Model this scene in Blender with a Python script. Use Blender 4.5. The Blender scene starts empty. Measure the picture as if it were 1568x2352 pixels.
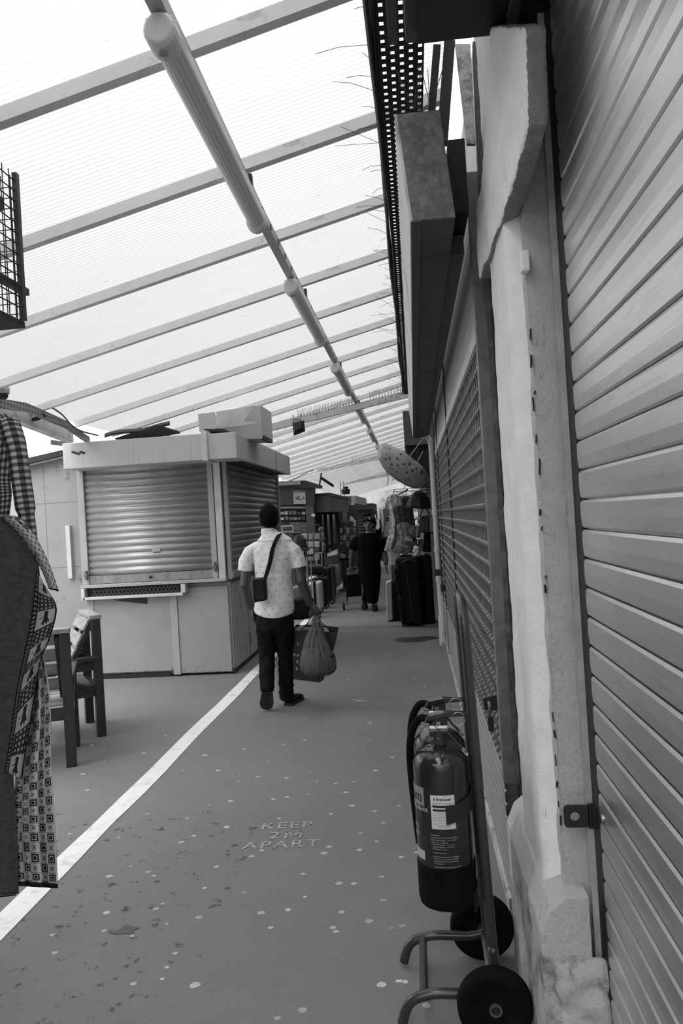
import bpy, bmesh, math, random
from mathutils import Vector, Matrix, noise
random.seed(11)
SC = bpy.context.scene
COL = SC.collection
PI = math.pi
V = Vector
# ------------------------------------------------------------------ camera
W, H, FPX = 1568, 2352, 1764.0
ROLL, PITCH, YAW = math.radians(3.4), math.radians(0.45), math.radians(5.37)
CAM = V((0, 0, 1.65))

def ray(px, py):
    dx, dy = px - W / 2, py - H / 2
    c, s = math.cos(ROLL), math.sin(ROLL)
    u, v = dx * c - dy * s, dx * s + dy * c
    d = V((u, FPX, -v))
    c, s = math.cos(PITCH), math.sin(PITCH)
    d = V((d.x, d.y * c - d.z * s, d.y * s + d.z * c))
    c, s = math.cos(YAW), math.sin(YAW)
    return V((d.x * c - d.y * s, d.x * s + d.y * c, d.z))

def P(px, py, x=None, y=None, z=None):
    """the point of the place that a spot of the photograph shows, on a plane of known x, y or z"""
    d = ray(px, py)
    i, val = (0, x) if x is not None else (1, y) if y is not None else (2, z)
    return CAM + d * ((val - CAM[i]) / d[i])

cam = bpy.data.objects.new('camera', bpy.data.cameras.new('camera'))
COL.objects.link(cam)
cam.data.sensor_fit = 'VERTICAL'
cam.data.sensor_height = 36.0
cam.data.lens = 36.0 * FPX / H
cam.data.clip_start = 0.02
F0 = ray(W / 2, H / 2)
RX = (ray(W / 2 + 1, H / 2) - F0).normalized()
UP = -(ray(W / 2, H / 2 + 1) - F0).normalized()
BK = -F0.normalized()
mw = Matrix((RX, UP, BK)).transposed().to_4x4()
mw.translation = CAM
cam.matrix_world = mw
SC.camera = cam
# ------------------------------------------------------------------ light: an overcast sky above the translucent roof
wd = bpy.data.worlds.new('sky'); SC.world = wd; wd.use_nodes = True
_nt = wd.node_tree
_bg = _nt.nodes['Background']
_bg.inputs['Color'].default_value = (1, 1, 1, 1)
_tc = _nt.nodes.new('ShaderNodeTexCoord'); _sx = _nt.nodes.new('ShaderNodeSeparateXYZ'); _nt.links.new(_tc.outputs['Generated'], _sx.inputs[0])
def _wm(op, a, b):
    n = _nt.nodes.new('ShaderNodeMath'); n.operation = op
    for i, q in enumerate((a, b)):
        if isinstance(q, (int, float)): n.inputs[i].default_value = q
        else: _nt.links.new(q, n.inputs[i])
    return n.outputs[0]
SKY_HORIZON, SKY_ZENITH, GLOW = 0.85, 7.6, 0.0       # overcast sky, brighter overhead, with the hidden sun glowing through cloud on the left
_z = _wm('POWER', _wm('MAXIMUM', _sx.outputs[2], 0.), 1.3)
_sky = _wm('ADD', SKY_HORIZON, _wm('MULTIPLY', _z, SKY_ZENITH - SKY_HORIZON))
_vd = _nt.nodes.new('ShaderNodeVectorMath'); _vd.operation = 'DOT_PRODUCT'; _nt.links.new(_tc.outputs['Generated'], _vd.inputs[0]); _vd.inputs[1].default_value = V((-.76, .28, .60)).normalized()
_gl = _wm('MULTIPLY', _wm('POWER', _wm('MAXIMUM', _vd.outputs['Value'], 0.), 16.), GLOW)
_nt.links.new(_wm('ADD', _sky, _gl), _bg.inputs['Strength'])
SC.view_settings.view_transform = 'Standard'
SC.view_settings.look = 'None'
SC.view_settings.gamma = 1.0
SC.view_settings.use_curve_mapping = False
SC.view_settings.exposure = 0.0
SC.cycles.max_bounces = 8
SC.cycles.transparent_max_bounces = 16
SC.cycles.use_denoising = True

# ------------------------------------------------------------------ materials
MATS = {}
def lin(v):
    v = v / 255.0
    return v / 12.92 if v <= 0.04045 else ((v + 0.055) / 1.055) ** 2.4

class NT:
    """small wrapper for building node trees"""
    def __init__(s, name):
        s.m = bpy.data.materials.new(name); s.m.use_nodes = True
        s.t = s.m.node_tree; s.b = s.t.nodes['Principled BSDF']
        s.out = s.t.nodes['Material Output']
    def n(s, kind, **kw):
        nd = s.t.nodes.new(kind)
        for k, v in kw.items():
            setattr(nd, k, v)
        return nd
    def l(s, a, b):
        s.t.links.new(a, b)
    def coord(s, kind='Object'):
        return s.n('ShaderNodeTexCoord').outputs[kind]
    def math(s, op, a, b=None, c=None):
        nd = s.n('ShaderNodeMath', operation=op)
        for i, q in enumerate((a, b, c)):
            if q is None: continue
            if isinstance(q, (int, float)): nd.inputs[i].default_value = q
            else: s.l(q, nd.inputs[i])
        return nd.outputs[0]
    def sep(s, vec):
        nd = s.n('ShaderNodeSeparateXYZ'); s.l(vec, nd.inputs[0]); return nd.outputs
    def comb(s, x, y, z):
        nd = s.n('ShaderNodeCombineXYZ')
        for i, q in enumerate((x, y, z)):
            if isinstance(q, (int, float)): nd.inputs[i].default_value = q
            else: s.l(q, nd.inputs[i])
        return nd.outputs[0]
    def scale(s, vec, sx, sy, sz):
        nd = s.n('ShaderNodeMapping'); s.l(vec, nd.inputs[0]); nd.inputs['Scale'].default_value = (sx, sy, sz); return nd.outputs[0]
    def noise(s, vec, scale, detail=4, rough=.6):
        nd = s.n('ShaderNodeTexNoise'); s.l(vec, nd.inputs['Vector'])
        nd.inputs['Scale'].default_value = scale; nd.inputs['Detail'].default_value = detail; nd.inputs['Roughness'].default_value = rough
        return nd.outputs['Fac']
    def ramp(s, fac, stops, interp='LINEAR'):
        nd = s.n('ShaderNodeValToRGB'); s.l(fac, nd.inputs[0]); nd.color_ramp.interpolation = interp
        el = nd.color_ramp.elements
        while len(el) < len(stops): el.new(.5)
        for e, (p, g) in zip(el, stops):
            e.position = p; e.color = (g, g, g, 1)
        return nd.outputs[0]
    def mix(s, fac, a, b):
        nd = s.n('ShaderNodeMix', data_type='RGBA')
        for sock, q in ((nd.inputs[0], fac), (nd.inputs[6], a), (nd.inputs[7], b)):
            if isinstance(q, (int, float)):
                sock.default_value = q if sock is nd.inputs[0] else (q, q, q, 1)
            else: s.l(q, sock)
        return nd.outputs[2]
    def bump(s, height, strength=.3, dist=.01):
        nd = s.n('ShaderNodeBump'); s.l(height, nd.inputs['Height'])
        nd.inputs['Strength'].default_value = strength; nd.inputs['Distance'].default_value = dist
        s.l(nd.outputs[0], s.b.inputs['Normal'])
    def base(s, q):
        if isinstance(q, (int, float)): s.b.inputs['Base Color'].default_value = (q, q, q, 1)
        else: s.l(q, s.b.inputs['Base Color'])
    def done(s, rough=.6, metal=0., spec=.5):
        s.b.inputs['Roughness'].default_value = rough
        s.b.inputs['Metallic'].default_value = metal
        s.b.inputs['Specular IOR Level'].default_value = spec
        return s.m

def M(name, g, rough=.6, metal=0., var=.15, vs=6., bump=0., bs=80., spec=.5, dirt=0., ds=3., dirt_g=None, stretch=(1, 1, 1)):
    """plain surface with noise variation, optional dirt patches and fine bump"""
    if name in MATS: return MATS[name]
    t = NT(name); co = t.scale(t.coord(), *stretch)
    f = t.noise(co, vs, 5)
    c = t.ramp(f, [(.3, g * (1 - var)), (.7, g * (1 + var))])
    if dirt:
        d = t.noise(co, ds, 8, .7)
        k = t.ramp(d, [(.62 - dirt, 0), (.70 - dirt * .6, 1)])
        c = t.mix(k, c, dirt_g if dirt_g is not None else g * .35)
    t.base(c)
    if bump:
        t.bump(t.noise(co, bs, 6, .7), bump, .01)
    MATS[name] = t.done(rough, metal, spec)
    return MATS[name]

# ------------------------------------------------------------------ building blocks
def wloc(o):
    p = V((0, 0, 0))
    while o is not None:
        p += o.location; o = o.parent
    return p

class MB:
    def __init__(s): s.v = []; s.f = []; s.uv = None
    def add(s, vs, fs):
        k = len(s.v); s.v += [V(q) for q in vs]; s.f += [tuple(i + k for i in f) for f in fs]; return s
    def box(s, x0, x1, y0, y1, z0, z1):
        return s.add([(x, y, z) for x in (x0, x1) for y in (y0, y1) for z in (z0, z1)],
                     [(0, 1, 3, 2), (4, 6, 7, 5), (0, 4, 5, 1), (2, 3, 7, 6), (0, 2, 6, 4), (1, 5, 7, 3)])
    def obox(s, c, size, rot):
        h = [q / 2 for q in size]; c = V(c)
        return s.add([c + rot @ V((x, y, z)) for x in (-h[0], h[0]) for y in (-h[1], h[1]) for z in (-h[2], h[2])],
                     [(0, 1, 3, 2), (4, 6, 7, 5), (0, 4, 5, 1), (2, 3, 7, 6), (0, 2, 6, 4), (1, 5, 7, 3)])
    def bar(s, p, q, w, h, up=(0, 0, 1)):
        p, q = V(p), V(q); t = (q - p).normalized(); a = t.cross(V(up))
        if a.length < 1e-4: a = t.cross(V((0, 1, 0)))
        a.normalize(); b = a.cross(t)
        vs = [e + a * (w / 2 * i) + b * (h / 2 * j) for e in (p, q) for i in (-1, 1) for j in (-1, 1)]
        return s.add(vs, [(0, 1, 3, 2), (4, 6, 7, 5), (0, 4, 5, 1), (2, 3, 7, 6), (0, 2, 6, 4), (1, 5, 7, 3)])
    def loft(s, pts, rad, side=(1, 0, 0), n=14, closed=False, power=2.0):
        pts = [V(p) for p in pts]; rings = []
        m = len(pts)
        rad = [(r, r) if isinstance(r, (int, float)) else r for r in (rad if isinstance(rad, (list, tuple)) else [rad] * m)]
        prev = V(side)
        base = len(s.v)
        for i, p in enumerate(pts):
            if closed: t = (pts[(i + 1) % m] - pts[i - 1])
            else: t = pts[min(i + 1, m - 1)] - pts[max(i - 1, 0)]
            t.normalize()
            a = prev - t * prev.dot(t)
            if a.length < 1e-3: a = t.orthogonal()
            a.normalize(); prev = a; b = t.cross(a)
            for k in range(n):
                th = 2 * PI * k / n; c, q = math.cos(th), math.sin(th)
                if power != 2.0:
                    c = math.copysign(abs(c) ** (2 / power), c); q = math.copysign(abs(q) ** (2 / power), q)
                s.v.append(p + a * (rad[i][0] * c) + b * (rad[i][1] * q))
        for i in range(m if closed else m - 1):
            j = (i + 1) % m
            for k in range(n):
                k2 = (k + 1) % n
                s.f.append((base + i * n + k, base + i * n + k2, base + j * n + k2, base + j * n + k))
        if not closed:
            s.f.append(tuple(base + k for k in range(n))[::-1]); s.f.append(tuple(base + (m - 1) * n + k for k in range(n)))
        return s
    def tube(s, pts, r, n=8, closed=False):
        return s.loft(pts, [r] * len(pts), (0.31, 0.2, 0.93), n, closed)
    def cyl(s, p, q, r, r2=None, n=16):
        return s.loft([p, q], [r, r if r2 is None else r2], (0.31, 0.2, 0.93), n)
    def ball(s, c, r, n=14, m=9):
        r = (r, r, r) if isinstance(r, (int, float)) else r
        c = V(c); base = len(s.v)
        for i in range(1, m):
            a = PI * i / m
            for k in range(n):
                b = 2 * PI * k / n
                s.v.append(c + V((r[0] * math.sin(a) * math.cos(b), r[1] * math.sin(a) * math.sin(b), r[2] * math.cos(a))))
        s.v += [c + V((0, 0, r[2])), c - V((0, 0, r[2]))]; t = len(s.v)
        for i in range(m - 2):
            for k in range(n):
                k2 = (k + 1) % n
                s.f.append((base + i * n + k, base + (i + 1) * n + k, base + (i + 1) * n + k2, base + i * n + k2))
        for k in range(n):
            k2 = (k + 1) % n
            s.f.append((t - 2, base + k, base + k2)); s.f.append((t - 1, base + (m - 2) * n + k2, base + (m - 2) * n + k))
        return s
    def lathe(s, prof, o, n=32, axis=(0, 0, 1)):
        o = V(o); ax = V(axis).normalized(); a = ax.orthogonal().normalized(); b = ax.cross(a); base = len(s.v)
        for r, z in prof:
            for k in range(n):
                th = 2 * PI * k / n
                s.v.append(o + ax * z + (a * math.cos(th) + b * math.sin(th)) * max(r, 1e-4))
        for i in range(len(prof) - 1):
            for k in range(n):
                k2 = (k + 1) % n
                s.f.append((base + i * n + k, base + i * n + k2, base + (i + 1) * n + k2, base + (i + 1) * n + k))
        s.f.append(tuple(base + k for k in range(n))[::-1]); s.f.append(tuple(base + (len(prof) - 1) * n + k for k in range(n)))
        return s
    def prism(s, poly, ext):
        poly = [V(p) for p in poly]; e = V(ext); n = len(poly)
        return s.add(poly + [p + e for p in poly],
                     [tuple(range(n))[::-1], tuple(range(n, 2 * n))] + [(i, (i + 1) % n, n + (i + 1) % n, n + i) for i in range(n)])
    def grid(s, fn, nu, nv):
        """sheet fn(u, v) with u, v in 0..1; keeps a UV map"""
        base = len(s.v)
        if s.uv is None: s.uv = {}
        for j in range(nv + 1):
            for i in range(nu + 1):
                s.uv[len(s.v)] = (i / nu, j / nv)
                s.v.append(V(fn(i / nu, j / nv)))
        for j in range(nv):
            for i in range(nu):
                a = base + j * (nu + 1) + i
                s.f.append((a, a + 1, a + nu + 2, a + nu + 1))
        return s
    def move(s, m):
        s.v = [m @ q for q in s.v]; return s
    def mesh(s, name):
        me = bpy.data.meshes.new(name)
        me.from_pydata([tuple(q) for q in s.v], [], s.f)
        if s.uv:
            uvl = me.uv_layers.new(name='UVMap')
            for lp in me.loops: uvl.data[lp.index].uv = s.uv.get(lp.vertex_index, (0, 0))
        bm = bmesh.new(); bm.from_mesh(me)
        if s.uv is None: bmesh.ops.recalc_face_normals(bm, faces=bm.faces)
        bm.to_mesh(me); bm.free()
        return me
    def build(s, name, mat, parent=None, smooth=False, bevel=0., seg=2, thick=0., label=None, sub=0, off=0.):
        if parent is not None:
            w = wloc(parent); s.v = [q - w for q in s.v]
        o = bpy.data.objects.new(name, s.mesh(name))
        o.data.materials.append(mat); COL.objects.link(o)
        if parent is not None: o.parent = parent
        if thick:
            md = o.modifiers.new('thickness', 'SOLIDIFY'); md.thickness = thick; md.offset = off
        if bevel:
            md = o.modifiers.new('bevel', 'BEVEL'); md.width = bevel; md.segments = seg; md.limit_method = 'ANGLE'; md.angle_limit = math.radians(40)
        if sub:
            md = o.modifiers.new('subdivision', 'SUBSURF'); md.levels = sub; md.render_levels = sub
        if smooth:
            for p in o.data.polygons: p.use_smooth = True
        if label: o['label'] = label
        return o
    def fused(s, voxel, iters=4, fac=.5):
        """one continuous surface from overlapping closed pieces"""
        tmp = bpy.data.objects.new('fuse', s.mesh('fuse')); COL.objects.link(tmp)
        md = tmp.modifiers.new('r', 'REMESH'); md.mode = 'VOXEL'; md.voxel_size = voxel
        if iters:
            sm = tmp.modifiers.new('s', 'SMOOTH'); sm.iterations = iters; sm.factor = fac
        dg = bpy.context.evaluated_depsgraph_get()
        me = bpy.data.meshes.new_from_object(tmp.evaluated_get(dg))
        s.v = [v.co.copy() for v in me.vertices]; s.f = [tuple(p.vertices) for p in me.polygons]
        bpy.data.objects.remove(tmp); bpy.data.meshes.remove(me)
        return s
    def wrinkle(s, amp, sx, sy, sz, seed=0.):
        for i, q in enumerate(s.v):
            k = noise.noise(V((q.x * sx + seed, q.y * sy, q.z * sz)))
            k2 = noise.noise(V((q.x * sx + seed + 9, q.y * sy + 3, q.z * sz)))
            s.v[i] = q + V((k2 * amp * .7, k * amp, 0))
        return s

def thing(name, label, cat, loc=(0, 0, 0), group=None, rz=0.):
    o = bpy.data.objects.new(name, None); COL.objects.link(o)
    o.empty_display_size = .1
    o.location = V(loc); o.rotation_euler = (0, 0, rz)
    o['label'] = label; o['category'] = cat
    if group: o['group'] = group
    return o
def tag(o, label, cat, group=None):
    o['label'] = label; o['category'] = cat
    if group: o['group'] = group
    return o
def struct(o):
    o['kind'] = 'structure'; return o
def stuff(o):
    o['kind'] = 'stuff'; return o
def dup(root, loc, rz=None, label=None, group=None):
    r = root.copy(); COL.objects.link(r); r.location = V(loc)
    if rz is not None: r.rotation_euler = (0, 0, rz)
    if label: r['label'] = label
    if group: r['group'] = group
    for ch in list(root.children):
        c = ch.copy(); COL.objects.link(c); c.parent = r
        for g in list(ch.children):
            d = g.copy(); COL.objects.link(d); d.parent = c
    return r

def text_mb(txt, size, bold=0., extr=.0006, align='CENTER', spacing=1.):
    """letters as a mesh lying in the local XY plane"""
    cu = bpy.data.curves.new('t', 'FONT'); cu.body = txt; cu.size = size; cu.extrude = extr; cu.offset = bold
    cu.align_x = align; cu.align_y = 'CENTER'; cu.space_character = spacing; cu.resolution_u = 3
    o = bpy.data.objects.new('t', cu); COL.objects.link(o)
    dg = bpy.context.evaluated_depsgraph_get()
    me = bpy.data.meshes.new_from_object(o.evaluated_get(dg))
    mb = MB(); mb.v = [v.co.copy() for v in me.vertices]; mb.f = [tuple(p.vertices) for p in me.polygons]
    bpy.data.objects.remove(o); bpy.data.curves.remove(cu); bpy.data.meshes.remove(me)
    return mb
def frame_mat(o, ex, ey):
    ex = V(ex).normalized(); ez = ex.cross(V(ey)).normalized(); ey = ez.cross(ex)
    m = Matrix((ex, ey, ez)).transposed().to_4x4(); m.translation = V(o); return m

def bend(y): return -.00075 * max(0., y - 15.) ** 2
def zr(x): return 3.698 + .24 * x            # underside of the roof sheets
def smooth_path(pts, k=6):
    """Catmull-Rom through the points"""
    pts = [V(p) for p in pts]; out = []
    for i in range(len(pts) - 1):
        a, b, c, d = pts[max(i - 1, 0)], pts[i], pts[i + 1], pts[min(i + 2, len(pts) - 1)]
        for j in range(k):
            t = j / k
            out.append(.5 * (2 * b + (c - a) * t + (2 * a - 5 * b + 4 * c - d) * t * t + (3 * b - a - 3 * c + d) * t ** 3))
    out.append(pts[-1]); return out
# ================================================================== FLOOR
t = NT('floor_asphalt'); co = t.coord()
big = t.noise(co, .55, 5); fine = t.noise(co, 90, 3); mid = t.noise(co, 6, 6, .7)
c = t.ramp(big, [(.3, .175), (.7, .23)])
c = t.mix(t.ramp(mid, [(.35, .5), (.65, 0)]), c, .175)
c = t.mix(t.ramp(fine, [(.3, .4), (.7, 0)]), c, .14)
spx = t.sep(co)
zone = t.math('MULTIPLY', t.math('LESS_THAN', spx[1], 4.4), t.math('LESS_THAN', spx[0], -.9))
st = t.ramp(t.noise(co, 13, 4, .65), [(.60, 0), (.66, 1)])
c = t.mix(t.math('MULTIPLY', st, t.math('MULTIPLY', zone, .75)), c, .05)
t.base(c)
floor = MB().box(-14, 9, -4, 75, -.2, 0).build('floor', t.done(.9, 0, 0.)); struct(floor)
t = NT('road_paint'); co = t.coord()
wear = t.ramp(t.noise(co, 9, 8, .75), [(.36, 1), (.46, 0)])
t.base(t.mix(t.math('MULTIPLY', wear, .5), .70, .32)); PAINT = t.done(.7)
mb = MB()
L = []
for i in range(61):
    y = 1.5 + i * .45
    w = .062 + .012 * noise.noise(V((y * 1.3, 3, 0)))
    e = .012 * noise.noise(V((y * .9, 7, 0)))
    L.append((-1.853 + bend(y) + e - w, -1.853 + bend(y) + e + w + .008 * noise.noise(V((y * 4, 1, 0))), y))
for a, b in zip(L, L[1:]):
    mb.add([(a[0], a[2], .004), (a[1], a[2], .004), (b[1], b[2], .004), (b[0], b[2], .004),
            (a[0], a[2], 0), (a[1], a[2], 0), (b[1], b[2], 0), (b[0], b[2], 0)], [(0, 1, 2, 3), (4, 7, 6, 5), (0, 4, 5, 1), (1, 5, 6, 2), (2, 6, 7, 3), (3, 7, 4, 0)])
tag(mb.build('painted_line', PAINT), 'long white painted line running along the grey walkway floor', 'floor marking')
t = NT('worn_stencil'); co = t.coord()
t.base(t.mix(t.ramp(t.noise(co, 60, 5, .7), [(.42, 1), (.55, 0)]), .34, .18)); STENCIL = t.done(.7)
fst = thing('floor_stencil', 'worn white stencil reading KEEP 2M APART on the walkway', 'floor marking', P(655, 1920, z=0))
for s_, (cx, cy), hgt in (('KEEP', (658, 1896), .105), ('2M', (652, 1918), .105), ('APART', (645, 1940), .105)):
    o = P(cx, cy, z=.002)
    q = text_mb(s_.replace('M', ''), .118, .0012, .0008, spacing=1.16)
    if 'M' in s_:                      # the M is laid out as four strokes
        q.v = [v_ - V((.05, 0, 0)) for v_ in q.v]
        for a_, b_ in (((.012, -.040), (.012, .042)), ((.012, .042), (.050, -.012)), ((.050, -.012), (.088, .042)), ((.088, .042), (.088, -.040))):
            q.bar((a_[0], a_[1], 0), (b_[0], b_[1], 0), .013, .0016)
    q.move(frame_mat(o, (1, .05, 0), (-.02, 1, 0))).build('painted_word', STENCIL, fst)
# patches: mended strip and dark wet patch
SEAM = M('seam', .10, .6, var=.3)
mb = MB()
mb.prism([P(x_, y_, z=0) for x_, y_ in ((640, 1452), (760, 1440), (880, 1437), (1000, 1438), (1005, 1441), (880, 1441), (760, 1445), (640, 1458))], (0, 0, .003))
tag(mb.build('floor_joint', SEAM), 'thin dark joint crossing the walkway in front of the large black suitcases', 'joint')
mb = MB().prism([P(x_, y_, z=0) for x_, y_ in ((903, 1469), (920, 1464), (955, 1464), (968, 1461), (1000, 1462), (1010, 1466), (985, 1470), (968, 1474), (930, 1476), (906, 1473))], (0, 0, .003))
tag(mb.build('floor_patch', M('wet_patch', .045, .35, var=.4)), 'dark irregular patch on the walkway near the white drainpipe', 'patch')
rk = random.Random(4); pts = []
for k in range(26):
    a = 2 * PI * k / 26; r_ = rk.uniform(.6, 1.1); pts.append(P(290, 2136, z=0) + V((math.cos(a) * .058 * r_ + .012 * math.sin(3 * a), math.sin(a) * .04 * r_, 0)))
tag(MB().prism(pts, (0, 0, .0025)).build('oil_stain', M('oil_stain', .055, .5, var=.4, vs=25)), 'dark ragged stain on the walkway at lower left, among small dark drips', 'stain')
# trodden chewing gum
GUM = [(618, 1750), (548, 1780), (550, 1795), (592, 1784), (658, 1787), (712, 1774), (727, 1795), (770, 1800), (813, 1796), (863, 1770), (708, 1824), (627, 1836),
       (659, 1831), (794, 1820), (808, 1851), (861, 1863), (915, 1851), (828, 1914), (864, 1933), (755, 1945), (744, 1960), (825, 1952), (601, 1953), (578, 1967),
       (921, 1969), (956, 1958), (696, 2008), (812, 2030), (778, 2029), (876, 2014), (880, 2068), (661, 2090), (621, 2131), (785, 2095), (600, 2097), (848, 2116), (923, 2127),
       (899, 2132), (771, 2140), (764, 2131), (637, 2339), (695, 2320), (876, 2262), (930, 2255), (251, 2013), (340, 2003), (354, 2012), (374, 2076), (358, 2088), (244, 2097),
       (239, 2138), (303, 2150), (120, 2148), (126, 2189), (383, 2222), (372, 2249), (447, 2263), (306, 2260), (458, 2107), (383, 2122), (445, 1920), (416, 1935), (272, 1924), (402, 2190),
       (160, 1915), (155, 1987), (497, 1991), (430, 1880), (480, 1850), (520, 1900), (300, 1990), (150, 1705), (212, 1712), (190, 1778), (200, 1815), (330, 1730), (420, 1770), (470, 1735),
       (700, 1700), (760, 1690), (845, 1700), (900, 1740), (650, 1710), (560, 1720), (500, 1770), (380, 1690), (310, 1650), (790, 1640), (850, 1660), (800, 1560), (860, 1530), (950, 1560),
       (700, 1650), (930, 1620), (240, 1750), (340, 1870), (530, 1840), (640, 1880), (760, 1870), (880, 1890), (560, 2050), (700, 2060), (470, 2040), (980, 2310), (990, 1880)]
mb = MB()
for i, (px, py) in enumerate(GUM):
    o = P(px, py, z=0); r = random.uniform(.008, .017) * (1.1 if i % 7 == 0 else 1)
    pts = []
    for k in range(11):
        a = 2 * PI * k / 11; q = r * random.uniform(.85, 1.12)
        pts.append(o + V((math.cos(a) * q * 1.1, math.sin(a) * q, -.001)))
    mb.prism(pts, (0, 0, .0025))
g = mb.build('chewing_gum', M('gum', .36, .6, var=.45, vs=2.5)); stuff(tag(g, 'pale flattened spots of chewing gum trodden into the walkway', 'gum'))
# paper scraps and straw
PAPER = M('paper_white', .62, .7, var=.05)
mb = MB()
for a, b in (((808, 1607), (845, 1611)), ((822, 1604), (842, 1602)), ((826, 1611), (812, 1612))):
    mb.bar(P(*a, z=.004), P(*b, z=.004), .006, .004)
tag(mb.build('straw', PAPER), 'thin pale broken straw lying on the floor right of the man', 'litter')
for k, (px, py, lab) in enumerate(((975, 1577, 'small pale scrap of paper on floor by the shutter base, farther one'), (1021, 1581, 'tiny pale scrap of paper nearest the foot of the grille shutter'),
                                   (916, 2255, 'curled pale scrap on floor beside the trolley foot tube'))):
    o = P(px, py, z=0)
    tag(MB().prism([o + V(q) for q in ((-.012, -.006, 0), (.012, -.004, 0), (.01, .007, 0), (-.01, .005, 0))], (0, 0, .004)).build('paper_scrap', PAPER), lab, 'litter')

# ================================================================== ROOF
t = NT('polycarbonate'); co = t.coord(); q = t.sep(co)
flute = t.math('SINE', t.math('MULTIPLY', q[1], 2 * PI / .036))
fl = t.ramp(t.math('MULTIPLY_ADD', flute, .5, .5), [(.1, .24), (.45, .283)])
dirt = t.ramp(t.noise(co, 3.1, 7, .72), [(.66, 0), (.72, .5)])
dirt2 = t.ramp(t.noise(t.scale(co, .5, 1.4, 1), 2.0, 8, .75), [(.50, 0), (.75, .22)])
far_d = t.math('MULTIPLY', t.math('MULTIPLY', t.math('GREATER_THAN', q[1], 11.7), t.math('LESS_THAN', q[1], 13.9)), t.ramp(t.noise(t.scale(co, 2.4, 5, 1), 3.4, 8, .75), [(.50, 0), (.58, .5)]))
colr = t.mix(dirt, t.mix(dirt2, fl, .20), .09)
colr = t.mix(far_d, colr, .11)
tr = t.n('ShaderNodeBsdfTranslucent'); t.l(colr, tr.inputs[0])
tp = t.n('ShaderNodeBsdfTransparent'); t.l(colr, tp.inputs[0])
gl = t.n('ShaderNodeBsdfGlossy'); gl.inputs['Roughness'].default_value = .25
mx = t.n('ShaderNodeMixShader'); mx.inputs[0].default_value = .55; t.l(tr.outputs[0], mx.inputs[1]); t.l(tp.outputs[0], mx.inputs[2])
mx2 = t.n('ShaderNodeMixShader'); mx2.inputs[0].default_value = .04; t.l(mx.outputs[0], mx2.inputs[1]); t.l(gl.outputs[0], mx2.inputs[2])
t.l(mx2.outputs[0], t.out.inputs[0]); POLY = t.m
EAVE, RIDGE = -3.55, .30
mb = MB()
ys = [1.88] + [2.88 + k for k in range(0, 58)]
for a, b in zip(ys, ys[1:]):
    for xa, xb in ((EAVE, -1.6), (-1.6, RIDGE)):
        mb.add([(xa + bend(a), a, zr(xa)), (xb + bend(a), a, zr(xb)), (xb + bend(b), b, zr(xb)), (xa + bend(b), b, zr(xa))], [(0, 1, 2, 3)])
ceil = mb.build('ceiling', POLY); struct(ceil)
struct(MB().box(-3.6, -.75, -1.0, 1.9, 3.53, 3.6).build('light_blocker_above', M('blocker_top_dark', .05, .8)))  # unseen slab added overhead to keep sky light off the near floor
RAFT = M('rafter_paint', .78, .45, var=.06, dirt=.03, ds=4, dirt_g=.45)
ORD = ['first', 'second', 'third', 'fourth', 'fifth', 'sixth', 'seventh', 'eighth', 'ninth', 'tenth']
for k in range(-2, 46):
    y = 2.88 + k
    o = thing('roof_rafter', '', 'beam', (bend(y), y, 0), 'white roof rafters')
    b = bend(y)
    MB().bar((EAVE + .02 + b, y, zr(EAVE) - .032), (RIDGE - .02 + b, y, zr(RIDGE) - .032), .05, .06).build('rafter_bar', RAFT, o)
    if k < 14:
        MB().bar((EAVE + b, y + .032, zr(EAVE) - .004), (RIDGE + b, y + .032, zr(RIDGE) - .004), .016, .008).build('glazing_seal', M('seal_grey', .3, .5), o)
    if k < 0: lab = 'white sloping rafter behind the top edge of the view'; 
    elif k < 10: lab = f'white sloping roof rafter, {ORD[k]} from the top of the picture'
    elif k < 24: lab = 'white roof rafter beyond the kiosk and before the far stalls'
    else: lab = 'white roof rafter at the far end of the covered walkway'
    o['label'] = lab
# light trunking under the rafters
TRUNK = M('trunk_paint', .42, .45, var=.08)
def tx(y): return -.778 + bend(y) + max(0., 4.3 - y) * .013
rail = thing('light_trunking', 'long square metal trunking under the roof carrying the tube lights', 'trunking', (-.775, 0, 3.42))
mb = MB(); pts = [(tx(y), y, 3.42) for y in [1.9, 2.5, 3, 3.6, 4.3] + [6 + i * 3 for i in range(14)]]
for a, b in zip(pts, pts[1:]): mb.bar(a, b, .055, .055)
mb.build('channel', TRUNK, rail)
for i in range(24):
    y = 2.7 + i * .26
    MB().box(-.7475, -.7445, y, y + .03, 3.40, 3.43).build('clip', M('clip_dark', .08, .5), rail)
for y in (3.95, 6.0, 8.9, 11.95): MB().box(-.755, -.735, y - .02, y + .02, 3.40, 3.47).build('hanger_bracket', M('bracket_dark', .06, .5), rail)
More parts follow.
